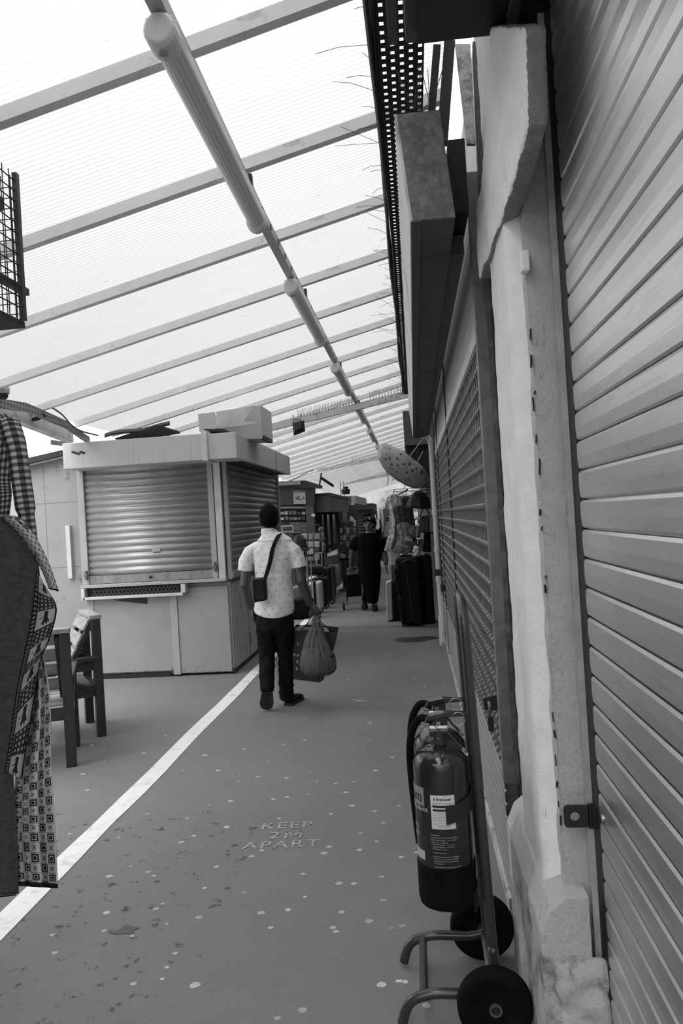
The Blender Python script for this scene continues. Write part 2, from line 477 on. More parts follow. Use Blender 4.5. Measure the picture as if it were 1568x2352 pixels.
# tube lights
t = NT('diffuser'); co = t.coord(); q = t.sep(co)
rib = t.math('SINE', t.math('MULTIPLY', q[0], 420.))
t.base(t.ramp(t.math('MULTIPLY_ADD', rib, .5, .5), [(0, .62), (1, .75)])); t.b.inputs['Transmission Weight'].default_value = .12
t.bump(t.math('MULTIPLY_ADD', rib, .5, .5), .4, .003); DIFF = t.done(.3)
CAPW = M('cap_white', .62, .4, var=.05)
ln = 1.75
y0s = [2.50, 5.42, 8.5, 11.65, 15.1, 18.5, 22, 25.5, 29]
def make_lamp():
    o = thing('fluorescent_light', '', 'lamp', (0, 0, 0), 'tube lights under the roof trunking')
    mb = MB(); n = 18
    # housing tray above, ribbed diffuser below (D-shaped)
    mb.box(-.05, .05, 0.02, ln - .02, .015, .05); mb.build('housing', CAPW, o, bevel=.006)
    prof = [(math.cos(PI + PI * k / n) * .052, math.sin(PI + PI * k / n) * .058) for k in range(n + 1)]
    mb = MB()
    mb.prism([V((x, .09, z + .018)) for x, z in prof], (0, ln - .15, 0)); mb.build('diffuser', DIFF, o, smooth=False)
    for a, b, yy in ((0, .10, .0), (ln - .06, .06, 0)):
        mb = MB(); mb.loft([(0, a, 0), (0, a + .015, 0), (0, a + b, 0)], [(.046, .05), (.056, .062), (.056, .062)], (1, 0, 0), 18)
        e = mb.build('end_cap', CAPW, o, bevel=.006)
    mb = MB().lathe([(.016, -.004), (.016, .004), (.010, .006)], (0, .045, -.064), 14, (0, 0, -1)); mb.build('cap_screw', M('grey_mid', .3), o)
    MB().cyl((0, .09, -.01), (0, ln - .07, -.01), .014, n=10).build('tube', M('tube_glass', .75, .2), o)
    return o
lamp = make_lamp()
for i, y in enumerate(y0s):
    o = lamp if i == 0 else dup(lamp, (0, 0, 0))
    o.location = V((tx(y), y, 3.33)); o.rotation_euler = (0, 0, math.atan2(-(tx(y + 1.75) - tx(y)), 1.75))
    o['label'] = (f'long ribbed fluorescent tube light, {ORD[i]} along the roof trunking from the camera' if i < 6 else 'far fluorescent tube light at the distant end of the trunking')
# crossing beams with pigeon spikes
BEAMW = M('beam_paint', .6, .5, var=.08, dirt=.1, ds=7, dirt_g=.3)
SPIKE = M('spike_wire', .10, .4, .6)
for i, (y, za, zb, lab) in enumerate(((11.3, 3.08, 3.40, 'nearest white cross beam under the roof with a row of pigeon spikes'),
                                      (21.5, 3.12, 3.38, 'second white cross beam with pigeon spikes, beyond the hanging floodlight'),
                                      (31.0, 3.12, 3.38, 'third white cross beam with pigeon spikes, far along the walkway'))):
    b = bend(y); o = thing('cross_beam', lab, 'beam', (b, y, 3.2), 'cross beams with pigeon spikes')
    xl, xr = -2.6 + b, .06 + b
    zz = lambda x: za + (zb - za) * (x - b + 1.9) / 1.9
    MB().bar((xl, y, zz(xl)), (xr, y, zz(xr)), .06, .09).build('beam_bar', BEAMW, o)
    mb = MB(); mb.bar((xl + .5, y, zz(xl + .5) + .05), (xr - .1, y, zz(xr - .1) + .05), .02, .008)
    x = -1.62 + b
    while x < -.02 + b:
        if not -.72 + b < x < -.58 + b:
            for dx, dy in ((-.02, -.03), (0.005, .0), (.02, .03)):
                mb.cyl((x, y, zz(x) + .05), (x + dx + random.uniform(-.012, .012), y + dy, zz(x) + .165), .0022, n=4)
        x += .045
    mb.build('pigeon_spikes', SPIKE, o)
fl = thing('floodlight', 'black square floodlight hanging from the nearest cross beam', 'lamp', P(683, 985, y=11.2))
a = P(671, 971, y=11.2); b_ = P(697, 965, y=11.2); c_ = P(700, 990, y=11.2); d_ = P(674, 1000, y=11.2)
BLK = M('black_metal', .012, .5, var=.2)
cx = (a + b_ + c_ + d_) / 4
mb = MB(); mb.prism([a, b_, c_, d_], (0, .05, 0)); mb.v = [v_ + V((0, .0, 0)) for v_ in mb.v]
mb.build('housing', BLK, fl, bevel=.008)
mb = MB(); mid = [(q_ * .6 + cx * .4) + V((0, -.05, .02)) for q_ in (a, b_, c_, d_)]
mb.add([a, b_, c_, d_] + mid, [(0, 1, 5, 4), (1, 2, 6, 5), (2, 3, 7, 6), (3, 0, 4, 7), (4, 5, 6, 7)]); mb.build('front_shield', M('black_gloss', .02, .25), fl)
mb = MB().tube([P(672, 972, y=11.25), P(673, 963, y=11.25), P(684, 961, y=11.25), P(685, 970, y=11.25)], .008, 6); mb.build('handle', M('grey_metal', .2, .4, .5), fl)
mb = MB().tube([P(688, 968, y=11.25), P(690, 962, y=11.27), P(690, 950, y=11.3)], .006, 6).tube([P(674, 964, y=11.25), P(672, 953, y=11.3)], .006, 6); mb.build('hanging_hook', BLK, fl)
# ================================================================== RIGHT HAND WALL
# near roller shutter
t = NT('shutter_paint'); co = t.coord(); q = t.sep(co)
st = t.ramp(t.noise(t.scale(co, 1, 2.2, 30), 1.6, 6, .7), [(.54, 0), (.72, .55)])
st2 = t.ramp(t.noise(t.scale(co, 1, 26, 1.2), 1.4, 5, .7), [(.6, 0), (.8, .22)])
c = t.mix(st, .72, .42); c = t.mix(st2, c, .46)
t.base(c); SHUT = t.done(.34, 1., .5)
near = thing('roller_shutter', 'large closed slatted roller shutter at right edge, nearest to the camera', 'shutter', (.44, 1, 0))
mb = MB(); SL = .0764; z = .06
prof = []
while z < 3.15:
    prof += [(.44, z), (.4365, z + .004), (.4345, z + .03), (.435, z + SL - .013), (.4385, z + SL - .0065), (.4515, z + SL - .006), (.4515, z + SL - .0005)]
    z += SL
n = len(prof)
mb.add([(x, -1.2, z_) for x, z_ in prof] + [(x, 2.058, z_) for x, z_ in prof], [(i, i + 1, n + i + 1, n + i) for i in range(n - 1)])
mb.build('slat_curtain', SHUT, near, thick=.003)
MB().box(.425, .46, -1.2, 2.058, 0, .06).build('bottom_rail', M('rail_grey', .2, .4, .4), near)
DARK = M('dark_steel', .02, .5, .2)
MB().box(.4345, .47, 2.06, 2.143, 0, 3.1).build('guide_channel', M('black_gap', .008, .6), near)
MB().box(.418, .4345, 2.143, 2.156, 0, 3.1).box(.4345, .50, 2.146, 2.156, 0, 3.1).build('guide_angle', M('angle_grey', .42, .5, .2, var=.25, vs=9), near)
mb = MB()
a = P(1293, 1850, y=2.12); bq = P(1352, 1847, y=2.12); cq = P(1354, 1903, y=2.12); dq = P(1297, 1901, y=2.12)
hole = P(1320, 1876, y=2.12); ring = []; N = 20
cent = (a + bq + cq + dq) / 4
out = []
def onrect(th):
    d = V((math.cos(th), 0, math.sin(th))); hx = (bq.x - a.x) / 2; hz = (a.z - dq.z) / 2
    k = min(hx / max(abs(d.x), 1e-6), hz / max(abs(d.z), 1e-6)); r = min(k, math.hypot(hx, hz) * .90); return cent + d * r
for k in range(N * 2):
    th = 2 * PI * k / (N * 2)
    ring.append(hole + V((math.cos(th) * .0125, 0, math.sin(th) * .0125))); out.append(onrect(th))
m_ = 2 * N
for dy in (0, .006):
    mb.v += [p + V((0, dy, 0)) for p in ring + out]
for k in range(m_):
    k2 = (k + 1) % m_
    mb.f += [(k, k2, m_ + k2, m_ + k), (2 * m_ + k, 3 * m_ + k, 3 * m_ + k2, 2 * m_ + k2), (k, 2 * m_ + k, 2 * m_ + k2, k2), (m_ + k, m_ + k2, 3 * m_ + k2, 3 * m_ + k)]
mb.box(bq.x - .004, .47, 2.12, 2.128, cq.z, bq.z)
mb.build('lock_lug', M('lug_black', .012, .4), near)
MB().box(.425, .438, 2.105, 2.13, cq.z + .005, bq.z - .005).build('lug_stem', M('lug_black', .012, .4), near)
MB().lathe([(.009, 0), (.009, .003), (.006, .004)], P(1384, 1880, x=.433), 12, (-1, 0, 0)).build('rivet', M('bright_metal', .5, .3, .8), near)

# rough white pier
t = NT('rough_render'); co = t.coord()
n1 = t.noise(t.scale(co, 1, 1, .5), 55, 8, .75); n2 = t.noise(co, 9, 7, .7); n3 = t.noise(t.scale(co, 1, 1, .22), 38, 6, .7)
c = t.ramp(n2, [(.3, .82), (.7, .92)])
c = t.mix(t.ramp(n3, [(.60, 0), (.68, .55)]), c, .42)
c = t.mix(t.ramp(t.noise(t.scale(co, 1, 1, .6), 130, 5, .8), [(.52, 0), (.62, .3)]), c, .5)
c = t.mix(t.ramp(t.noise(co, 4.5, 9, .75), [(.64, 0), (.69, .7)]), c, .16)
q = t.sep(co)
low = t.math('MULTIPLY', t.ramp(n2, [(.48, 0), (.62, .8)]), t.math('LESS_THAN', q[2], .45))
c = t.mix(low, c, .2)
t.base(c); t.bump(t.math('ADD', n1, t.math('MULTIPLY', n2, 1.2)),  1., .02); ROUGH = t.done(.85, 0, .2)
def rough_box(x0, x1, y0, y1, z0, z1, amp, seed, step=.03, cham=0.):
    """solid block with an uneven hand rendered surface"""
    bm = bmesh.new()
    nx, ny, nz = [max(1, int(round(d / step))) for d in (x1 - x0, y1 - y0, z1 - z0)]
    mb = MB(); idx = {}
    def vid(i, j, k):
        if (i, j, k) not in idx:
            x, y, z = x0 + (x1 - x0) * i / nx, y0 + (y1 - y0) * j / ny, z0 + (z1 - z0) * k / nz
            if cham:
                d = (x - x0) + (y - y0)
                if d < cham: x += (cham - d) / 2; y += (cham - d) / 2
            p = V((x, y, z))
            r = V((noise.noise(p * 9 + V((seed, 0, 0))), noise.noise(p * 9 + V((0, seed, 4))), .6 * noise.noise(p * 9 + V((3, 0, seed)))))
            r += .45 * V((noise.noise(p * 30 + V((seed, 0, 0))), noise.noise(p * 30 + V((0, seed, 4))), 0))
            idx[(i, j, k)] = len(mb.v); mb.v.append(p + r * amp)
        return idx[(i, j, k)]
    for i in range(nx):
        for j in range(ny):
            for k in (0, nz): mb.f.append((vid(i, j, k), vid(i + 1, j, k), vid(i + 1, j + 1, k), vid(i, j + 1, k)))
    for i in range(nx):
        for k in range(nz):
            for j in (0, ny): mb.f.append((vid(i, j, k), vid(i + 1, j, k), vid(i + 1, j, k + 1), vid(i, j, k + 1)))
    for j in range(ny):
        for k in range(nz):
            for i in (0, nx): mb.f.append((vid(i, j, k), vid(i, j + 1, k), vid(i, j + 1, k + 1), vid(i, j, k + 1)))
    bm.free(); return mb
pier = thing('wall_pier', 'rough white rendered pier between the near shutter and the grille shutters', 'pillar', (.4, 2.6, 0))
rough_box(.352, .62, 2.185, 2.6, 0, 3.3, .006, 1.0, .015).build('render_face', ROUGH, pier, smooth=True)
mb = MB(); rk = random.Random(21); z = .72; CRK = M('crack_black', .01, .9)
while z < 2.2:
    L_ = rk.uniform(.006, .045)
    if rk.random() < .45:
        x = .351 + rk.uniform(-.003, .003); MB().bar((x, 2.183, z), (x + rk.uniform(-.003, .003), 2.183, z + L_), rk.uniform(.0015, .0045), .01, (0, 1, 0)).build('crack', CRK, pier)
    z += L_ + rk.uniform(.0, .05)
mb = MB()
for i in range(46):
    z = rk.uniform(.3, 2.7); x = .432 + rk.uniform(-.006, .004); mb.ball((x, 2.18, z), (rk.uniform(.002, .006), .004, rk.uniform(.004, .016)), 6, 5)
mb.build('chipped_edge', M('chip_grey', .10, .9), pier)
# corbel: slab on the corridor face with a slanted lower edge
t = NT('smooth_render'); co = t.coord(); n2 = t.noise(co, 12, 6, .65)
c = t.ramp(n2, [(.3, .82), (.7, .92)]); c = t.mix(t.ramp(t.noise(t.scale(co, 1, 1, .15), 45, 5, .7), [(.64, 0), (.70, .5)]), c, .2)
t.base(c); t.bump(t.noise(co, 40, 7, .7), .5, .01); SMOOTHR = t.done(.8, 0, .2)
rough_box(.308, .40, 2.235, 2.66, 0, 3.3, .005, 3.0, .022, cham=.034).build('pilaster', SMOOTHR, pier, smooth=True)
def cpt(px, py):                       # the slab leans: it stands out most at its lower far tip
    k = min(1, max(0, (1215 - px) / 118.)); return P(px, py, x=.318 - .036 * k)
out = [(1122, 60), (1117, 250), (1113, 330), (1104, 420), (1092, 480), (1093, 560), (1097, 642), (1117, 590), (1150, 505), (1160, 483), (1178, 420), (1196, 350), (1207, 294), (1204, 60)]
mb = MB().prism([cpt(*q_) for q_ in out], (.05, .0, 0)).fused(.008, 3)
for i, q_ in enumerate(mb.v): mb.v[i] = q_ + V((noise.noise(q_ * 9), noise.noise(q_ * 9 + V((4, 0, 0))), noise.noise(q_ * 9 + V((0, 4, 0))))) * .005 + V((noise.noise(q_ * 34), noise.noise(q_ * 34 + V((4, 0, 0))), 0)) * .002
corb = mb.build('corbel', SMOOTHR, pier, smooth=True)
t = NT('corbel_painted_shade'); co = t.coord()  # shade of the slab's under and camera-side faces, painted as a darker tone
t.base(t.ramp(t.noise(co, 22, 7, .75), [(.3, .20), (.7, .36)])); t.bump(t.noise(co, 50, 7, .7), .7, .01); CORBEL_SHADE = t.done(.85, 0, .1)
corb.data.materials.append(CORBEL_SHADE)
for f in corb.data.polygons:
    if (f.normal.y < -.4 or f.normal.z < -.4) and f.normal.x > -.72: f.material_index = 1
tag(MB().box(.335, .36, 2.155, 2.19, 2.30, 2.36).build('conduit_stub', SMOOTHR, bevel=.006), 'small painted stub of conduit under the corbel on the white pier', 'conduit')
# plinth with splayed top, and the rubble foot
def pl(y, e=0.):
    return [V((.272, y, 0)), V((.272, y, .50)), V((.30, y, .565)), V((.345, y, .60)), V((.40, y, .60)), V((.40, y, 0))]
mb = MB(); sec = [pl(2.10 + .02 * i) for i in range(40)]
for i, s_ in enumerate(sec):
    for p in s_:
        r = V((noise.noise(p * 14), noise.noise(p * 14 + V((5, 0, 0))), noise.noise(p * 14 + V((0, 5, 0))))) * .005
        mb.v.append(p + r)
for i in range(39):
    for k in range(6): mb.f.append((i * 6 + k, i * 6 + (k + 1) % 6, (i + 1) * 6 + (k + 1) % 6, (i + 1) * 6 + k))
mb.f += [tuple(range(6)), tuple(range(39 * 6, 40 * 6))[::-1]]
mb.build('plinth', ROUGH, pier, smooth=False)
mb = MB(); rnd = random.Random(5)
for i in range(26):
    z = rnd.uniform(0, .42); k = 1 - z / .6
    mb.ball((.335 + rnd.uniform(-.03, .10), 2.10 + rnd.uniform(-.015, .03) * k, z), (.05 * k + .02, .03 * k + .015, .05 * k + .02), 10, 7)
mb.box(.31, .43, 2.10, 2.2, 0, .40)
mb = mb.fused(.012, 3); mb.wrinkle(.012, 22, 22, 22); mb.build('rubble_foot', ROUGH, pier, smooth=True)

# wall behind everything on the right, and the upper storey behind the gutter
WALLD = M('wall_dark', .10, .8, var=.3, vs=3)
struct(MB().box(.55, .75, -1.6, 60, 0, 4.6).build('wall_right', WALLD))
struct(MB().box(-3.8, -2.2, -3.2, 2.7, 0, 2.8).build('light_blocker_left', M('blocker_side_dark', .03, .9)))  # unseen block added left of view to cut light on near floor and shutter
# near shop hood (dark box above the near shutter)
hood = thing('shutter_hood', 'dark boxed hood over the near shutter at top right', 'canopy', (.25, 1, 3.0))
MB().box(.093, .55, -1.5, 2.22, 3.0, 3.4).build('hood_box', M('hood_black', .010, .7, var=.3), hood)
MB().box(.335, .36, -1.5, 2.245, 2.975, 2.998).build('edge_angle', M('angle_dark', .07, .6, .1), hood)
for x0, x1, lab in ((.008, .035, 'left one'), (.058, .092, 'right one')):
    ai = MB().box(x0, x1, -1.5, 2.26, 3.03, 3.06).box(x0, x0 + .006, -1.5, 2.26, 3.06, 3.12).build('angle_iron', M('angle_mid', .055, .6, .1, var=.3))
    tag(ai, f'grey angle iron bar beside the dark hood at top, {lab}', 'bar', 'angle irons beside the hood')
# long fascia box over the grille shutters
t = NT('fascia_dark'); co = t.coord()
c = t.ramp(t.noise(co, 4, 6), [(.3, .05), (.7, .075)]); 
t.base(c); FASC = t.done(.55, 0, .3)
fas = thing('fascia_box', 'long grey boxed shop fascia over the grille shutters', 'fascia', (.11, 6, 2.6))
def fpr(x0, x1, z0, z1, y0, y1):        # the board leans outwards at the top
    k = lambda x, z: x - (z - 2.6) * .085
    return MB().prism([V((k(x0, z0), y0, z0)), V((k(x1, z0), y0, z0)), V((k(x1, z1), y0, z1)), V((k(x0, z1), y0, z1))], (0, y1 - y0, 0))
fpr(.052, .19, 2.60, 2.95, 2.515, 9.7).build('boxing', FASC, fas)
t = NT('lead_stain'); co = t.coord()
t.base(t.mix(t.ramp(t.noise(co, 16, 8, .75), [(.45, 0), (.7, 1)]), .09, .24)); ENDM = t.done(.6)
fpr(.052, .19, 2.60, 2.95, 2.50, 2.515).build('end_plate', ENDM, fas, label='mottled grey end plate')
fpr(.044, .052, 2.598, 2.95, 2.5, 9.7).build('front_board', M('board_white', .6, .5, dirt=.1), fas)
MB().box(.048, .080, 2.5, 9.7, 2.594, 2.60).build('stained_edge', M('edge_stain', .07, .7, var=.6, vs=30, stretch=(1, 6, 1)), fas)
MB().box(.19, .245, 2.9, 9.6, 2.61, 2.68).build('inner_batten', M('batten', .04, .6), fas)
for y in (5.2, 7.4):
    MB().box(.08, .19, y, y + .006, 2.5985, 2.6).build('board_joint', DARK, fas)
lin_b = MB().box(.195, .255, 2.72, 3.3, 2.70, 2.955).build('lintel_block', M('lintel_black', .018, .8, var=.5, vs=14, bump=.5)); tag(lin_b, 'blackened rough lintel block between the fascia end and the white pier', 'block')
# things seen through the gap above the fascia
gapf = thing('frame_post', 'dark steel frame upright with peeling boards above the fascia end', 'post', (.25, 3, 3.0))
mb = MB()
for (x0, y0), (x1, y1), w in (((1003, 110), (985, 330), .03), ((1032, 100), (1015, 330), .045)):
    mb.bar(P(x0, y0, y=3.15), P(x1, y1, y=3.15), w, .05, (0, 1, 0))
mb.build('upright', M('steel_black', .012, .6), gapf)
mb = MB().prism([P(x_, y_, y=2.95) for x_, y_ in ((1045, 100), (1080, 100), (1092, 330), (1072, 330))], (0, .02, 0)); mb.build('peeling_board', M('board_peel', .5, .7, dirt=.15, ds=10, dirt_g=.1), gapf)
mb = MB().prism([P(x_, y_, y=2.93) for x_, y_ in ((1085, 95), (1104, 95), (1117, 460), (1100, 460))], (0, .03, 0)); mb.build('rusty_channel', M('rust_dark', .05, .6, var=.5, vs=20), gapf)

# ---- grille shutters
GR = M('grille_steel', .24, .36, .5, var=.2)
LOW = M('lower_slat', .30, .4, .2, var=.1)
t = NT('shop_back'); co = t.coord()
t.base(t.ramp(t.noise(t.scale(co, 1, 1, .4), 9, 8, .75), [(.35, .07), (.7, .14)])); BACK = t.done(.8)
HOODP = M('hood_panel', .42, .45, .1, var=.1, stretch=(1, .3, 6))
XG = .31
def grille(y0, y1, label, fine=True):
    o = thing('grille_shutter', label, 'shutter', (XG, (y0 + y1) / 2, 0), 'grille shutters along the right wall')
    MB().box(XG + .07, XG + .10, y0, y1, .5, 2.36).build('backing', BACK, o)
    mb = MB(); z = .60; r = 0
    while z < 2.33:
        mb.cyl((XG, y0 + .02, z), (XG, y1 - .02, z), .0045, n=6)
        y = y0 + .04 + (.045 if r % 2 else 0)
        while y < y1 - .05:
            mb.cyl((XG - .002, y, z), (XG - .002, y + .055, z), .0145, n=8)
            mb.box(XG - .005, XG + .003, y + .064, y + .083, z - .006, min(z + .088, 2.34))
            y += .09
        z += .082; r += 1
    mb.build('grille', GR, o)
    mb = MB(); z = .08; prof = []
    while z < .56:
        prof += [(XG - .004, z), (XG - .011, z + .008), (XG - .011, z + .045), (XG - .002, z + .052)]; z += .054
    n = len(prof)
    mb.add([(x, y0, z_) for x, z_ in prof] + [(x, y1, z_) for x, z_ in prof], [(i, i + 1, n + i + 1, n + i) for i in range(n - 1)])
    mb.build('slat_curtain', LOW, o, thick=.003)
    MB().box(XG - .022, XG + .01, y0, y1 - .01, .004, .075).build('bottom_rail', M('rail_white', .5, .5, dirt=.12, ds=8), o)
    MB().box(XG - .012, XG + .02, y0, y1, 2.345, 2.40).build('top_rail', M('hood_rail', .55, .45), o)
    # ribbed hood panel
    mb = MB(); prof = []; z = 2.40
    while z < 2.95: prof += [(XG - .004, z), (XG - .004, z + .06), (XG + .0, z + .064)]; z += .066
    n = len(prof)
    mb.add([(x, y0, z_) for x, z_ in prof] + [(x, y1, z_) for x, z_ in prof], [(i, i + 1, n + i + 1, n + i) for i in range(n - 1)])
    mb.build('hood_panel', HOODP, o, thick=.003)
    MB().box(XG - .016, XG + .02, y1 - .02, y1 + .005, 0, 2.95).build('guide_rail', M('guide_black', .02, .5), o)
    return o
g1 = grille(3.16, 6.2, 'grille shutter with open steel links, nearest one beyond the white pier')
MB().box(.291, .334, 3.10, 3.165, .56, 3.0).build('guide_rail', M('guide_worn', .20, .5, .2, var=.3, vs=14), g1)
MB().box(.334, .351, 3.08, 3.165, .56, 3.0).build('guide_flange', M('guide_flange', .13, .5, .2, var=.6, vs=18), g1)
MB().box(.351, .45, 3.04, 3.165, .0, 3.0).build('frame_edge', M('frame_black', .012, .6, var=.6, vs=16), g1)
grille(6.2, 8.65, 'middle grille shutter between two black guide rails')
grille(8.65, 9.5, 'narrow grille shutter farthest away, beside the white drainpipe')
hs = thing('hasp', 'dark hasp plate on the grille shutter guide with a hole', 'hasp', P(1128, 1615, x=.285))
MB().prism([P(x_, y_, y=3.06) for x_, y_ in ((1109, 1604), (1140, 1596), (1142, 1632), (1112, 1630))], (0, .006, 0)).build('plate', M('lug_black', .012, .4), hs)
pd = thing('padlock', 'long dark padlock hanging from hasp on the nearest grille', 'padlock', P(1125, 1650, y=3.03))
MB().tube(smooth_path([P(1121, 1612, y=3.05), P(1124, 1618, y=3.02), P(1123, 1640, y=3.02), P(1123, 1650, y=3.03)], 4), .007, 8).build('shackle', M('steel_dull', .2, .3, .7), pd)
MB().prism([P(x_, y_, y=3.015) for x_, y_ in ((1120, 1648), (1133, 1648), (1135, 1680), (1122, 1680))], (0, .02, 0)).build('lock_body', M('steel_black', .012, .6), pd, bevel=.002)
for py, yy, lab in ((1350, 8.66, 'small dark lock box on the guide rail between far grille shutters'), (1315, 9.4, 'small dark pierced lug beside the white drainpipe')):
    p = P(1018 if yy < 9 else 1003, py, y=yy)
    tag(MB().box(p.x - .03, .315, yy - .02, yy + .02, p.z - .04, p.z + .04).build('lock_box', M('lug_black', .012, .4), bevel=.006), lab, 'lock')
# white drainpipe
WH = M('pipe_white', .62, .4, var=.05, dirt=.06)
pipe = thing('drainpipe', 'white plastic drainpipe standing on the floor past the grille shutters', 'pipe', (.262, 9.65, 0))
mb = MB().cyl((.262, 9.65, .0), (.262, 9.65, 2.50), .034, n=18); mb.build('pipe', WH, pipe, smooth=False)
for z in (1.62, 1.15, .78): MB().cyl((.262, 9.65, z), (.262, 9.65, z + .07), .042, n=18).build('pipe_collar', WH, pipe)
MB().cyl((.262, 9.65, 0), (.262, 9.65, .35), .042, n=18).build('pipe_shoe', WH, pipe)
MB().tube(smooth_path([(.262, 9.65, 2.48), (.25, 9.65, 2.56), (.19, 9.66, 2.62), (.12, 9.68, 2.65)], 5), .034, 12).build('pipe_bend', WH, pipe)
mb = MB().tube(smooth_path([P(1002, 1180, y=9.7), P(1006, 1210, y=9.7), P(1010, 1280, y=9.7)], 5), .008, 6); mb.build('side_cable', WH, pipe)
rough_box(.285, .5, 9.52, 9.62, 0, .62, .008, 4., .04).build('trim_1', ROUGH); struct(bpy.data.objects['trim_1'])
struct(MB().box(.24, .55, 9.5, 9.56, 0, .05).build('trim_2', M('kerb', .3, .8)))
# perforated cable tray with cables along the roof edge
TRAYZ = 3.36
t = NT('tray_perforated'); co = t.coord(); q = t.sep(co)
fx = t.math('SUBTRACT', t.math('FRACT', t.math('MULTIPLY', q[0], 1 / .034)), .5)
row = t.math('FLOOR', t.math('MULTIPLY', q[0], 1 / .034))
fy = t.math('SUBTRACT', t.math('FRACT', t.math('ADD', t.math('MULTIPLY', q[1], 1 / .05), t.math('MULTIPLY', row, .5))), .5)
inside = t.math('MULTIPLY', t.math('LESS_THAN', t.math('ABSOLUTE', fx), .22), t.math('LESS_THAN', t.math('ABSOLUTE', fy), .25))
tpb = t.n('ShaderNodeBsdfTransparent'); mx = t.n('ShaderNodeMixShader'); t.l(inside, mx.inputs[0]); t.base(.012)
t.l(t.b.outputs[0], mx.inputs[1]); t.l(tpb.outputs[0], mx.inputs[2]); t.l(mx.outputs[0], t.out.inputs[0]); TRAY = t.done(.6)
tray = thing('cable_tray', 'black perforated cable tray running under the right edge of the roof', 'cable tray', (.04, 5, TRAYZ))
MB().box(-.035, .135, .9, 11.0, TRAYZ, TRAYZ + .004).build('perforated_base', TRAY, tray)
MB().box(-.04, -.035, .9, 11.0, TRAYZ, TRAYZ + .035).box(.135, .14, .9, 11.0, TRAYZ, TRAYZ + .035).build('side_lip', M('steel_black', .012, .6), tray)
for i, (dx, dz, r) in enumerate(((-.052, -.004, .009), (-.048, .016, .009), (-.038, -.012, .007), (-.058, .012, .006))):
    pts = [(dx + .006 * math.sin(y * 2.1 + i * 2), y, TRAYZ + dz + .008 * math.sin(y * 1.7 + i)) for y in [.9 + .5 * k for k in range(21)]]
    tag(MB().tube(smooth_path(pts, 3), r, 6).build('cable', M('cable_black', .008, .5)), 'black electric cable tied along the left lip of the cable tray', 'cable', 'cables along the tray')
# loose bird spikes / grass stalks sticking out of the tray
mb = MB(); rnd = random.Random(3)
for i in range(60):
    y = 2.2 + 9 * (i / 60) ** 1.2 + rnd.uniform(0, .2); ln_ = rnd.uniform(.06, .26)
    a = V((-.04, y, TRAYZ + .01)); d = V((-rnd.uniform(.5, 1), rnd.uniform(-.4, .4), rnd.uniform(-.25, .7))).normalized()
    mb.tube([a, a + d * ln_ * .6, a + d * ln_ + V((0, 0, -.02 * rnd.random()))], .0013, 4)
for i in range(14):
    a = V((rnd.uniform(.05, .15), 2.56, 2.99)); d = V((rnd.uniform(-.6, .5), rnd.uniform(-.2, .2), 1)).normalized()
    mb.tube([a, a + d * rnd.uniform(.06, .16)], .0013, 4)
stuff(tag(mb.build('dry_twigs', M('twig', .03, .7)), 'thin dry stalks and wires sticking out from the cable tray edge', 'twigs'))
# ================================================================== KIOSK
KP = M('kiosk_paint', .37, .55, var=.08, vs=3, dirt=.04, ds=5, dirt_g=.25)
t = NT('kiosk_rust'); co = t.coord(); q = t.sep(co)
lowm = t.ramp(q[2], [(.0, .17), (.14, .0)])
d = t.ramp(t.math('ADD', t.noise(co, 14, 8, .75), lowm), [(.66, 0), (.70, 1)])
sc_ = t.ramp(t.noise(t.scale(co, 1, 1, 5), 3, 6, .7), [(.64, 0), (.72, .5)])
t.base(t.mix(d, t.mix(sc_, t.ramp(t.noise(co, 2.5, 5), [(.3, .28), (.7, .33)]), .2), .03)); KPR = t.done(.55)
t = NT('fascia_weathered'); co = t.coord()
drip = t.ramp(t.noise(t.scale(co, 30, 30, 1.6), 1.2, 6, .7), [(.55, 0), (.78, .55)])
t.base(t.mix(drip, .50, .2)); KF = t.done(.55)
XL, XR, YF, YB = -3.70, -2.075, 8.35, 11.7
kiosk = thing('market_kiosk', 'pale locked market kiosk with roller shutters, left of the walkway', 'kiosk', (-2.9, 10, 0))
MB().box(XL, XR, YF + .03, YB, .02, 1.02).build('lower_body', KPR, kiosk)
MB().box(XL, XR, YF + .1, YB, 1.02, 2.45).build('upper_body', M('kiosk_inside', .2, .7), kiosk)
# plinth gap and door leaves on the front
def front(px0, py0, px1, py1, y, th=.02):
    a, b = P(px0, py0, y=y), P(px1, py1, y=y); return (min(a.x, b.x), max(a.x, b.x), y - th, y, min(a.z, b.z), max(a.z, b.z))
MB().box(-3.64, -2.76, YF - .005, YF + .03, .07, .90).build('door_leaf', KPR, kiosk, bevel=.004)
MB().box(-2.68, -2.10, YF + .0, YF + .03, .03, .98).build('front_panel', KPR, kiosk, bevel=.004)
MB().box(-2.76, -2.68, YF - .012, YF + .03, .02, .98).build('door_post', KP, kiosk, bevel=.004)
MB().box(-3.72, -3.64, YF - .012, YF + .03, .02, 1.0).build('corner_stile', KP, kiosk, bevel=.004)
MB().box(-3.6, -2.8, YF - .0, YF + .03, .0, .05).build('threshold_gap', DARK, kiosk)
MB().box(-3.60, -2.78, YF - .012, YF - .004, .07, .11).build('rusty_kick_strip', KPR, kiosk)
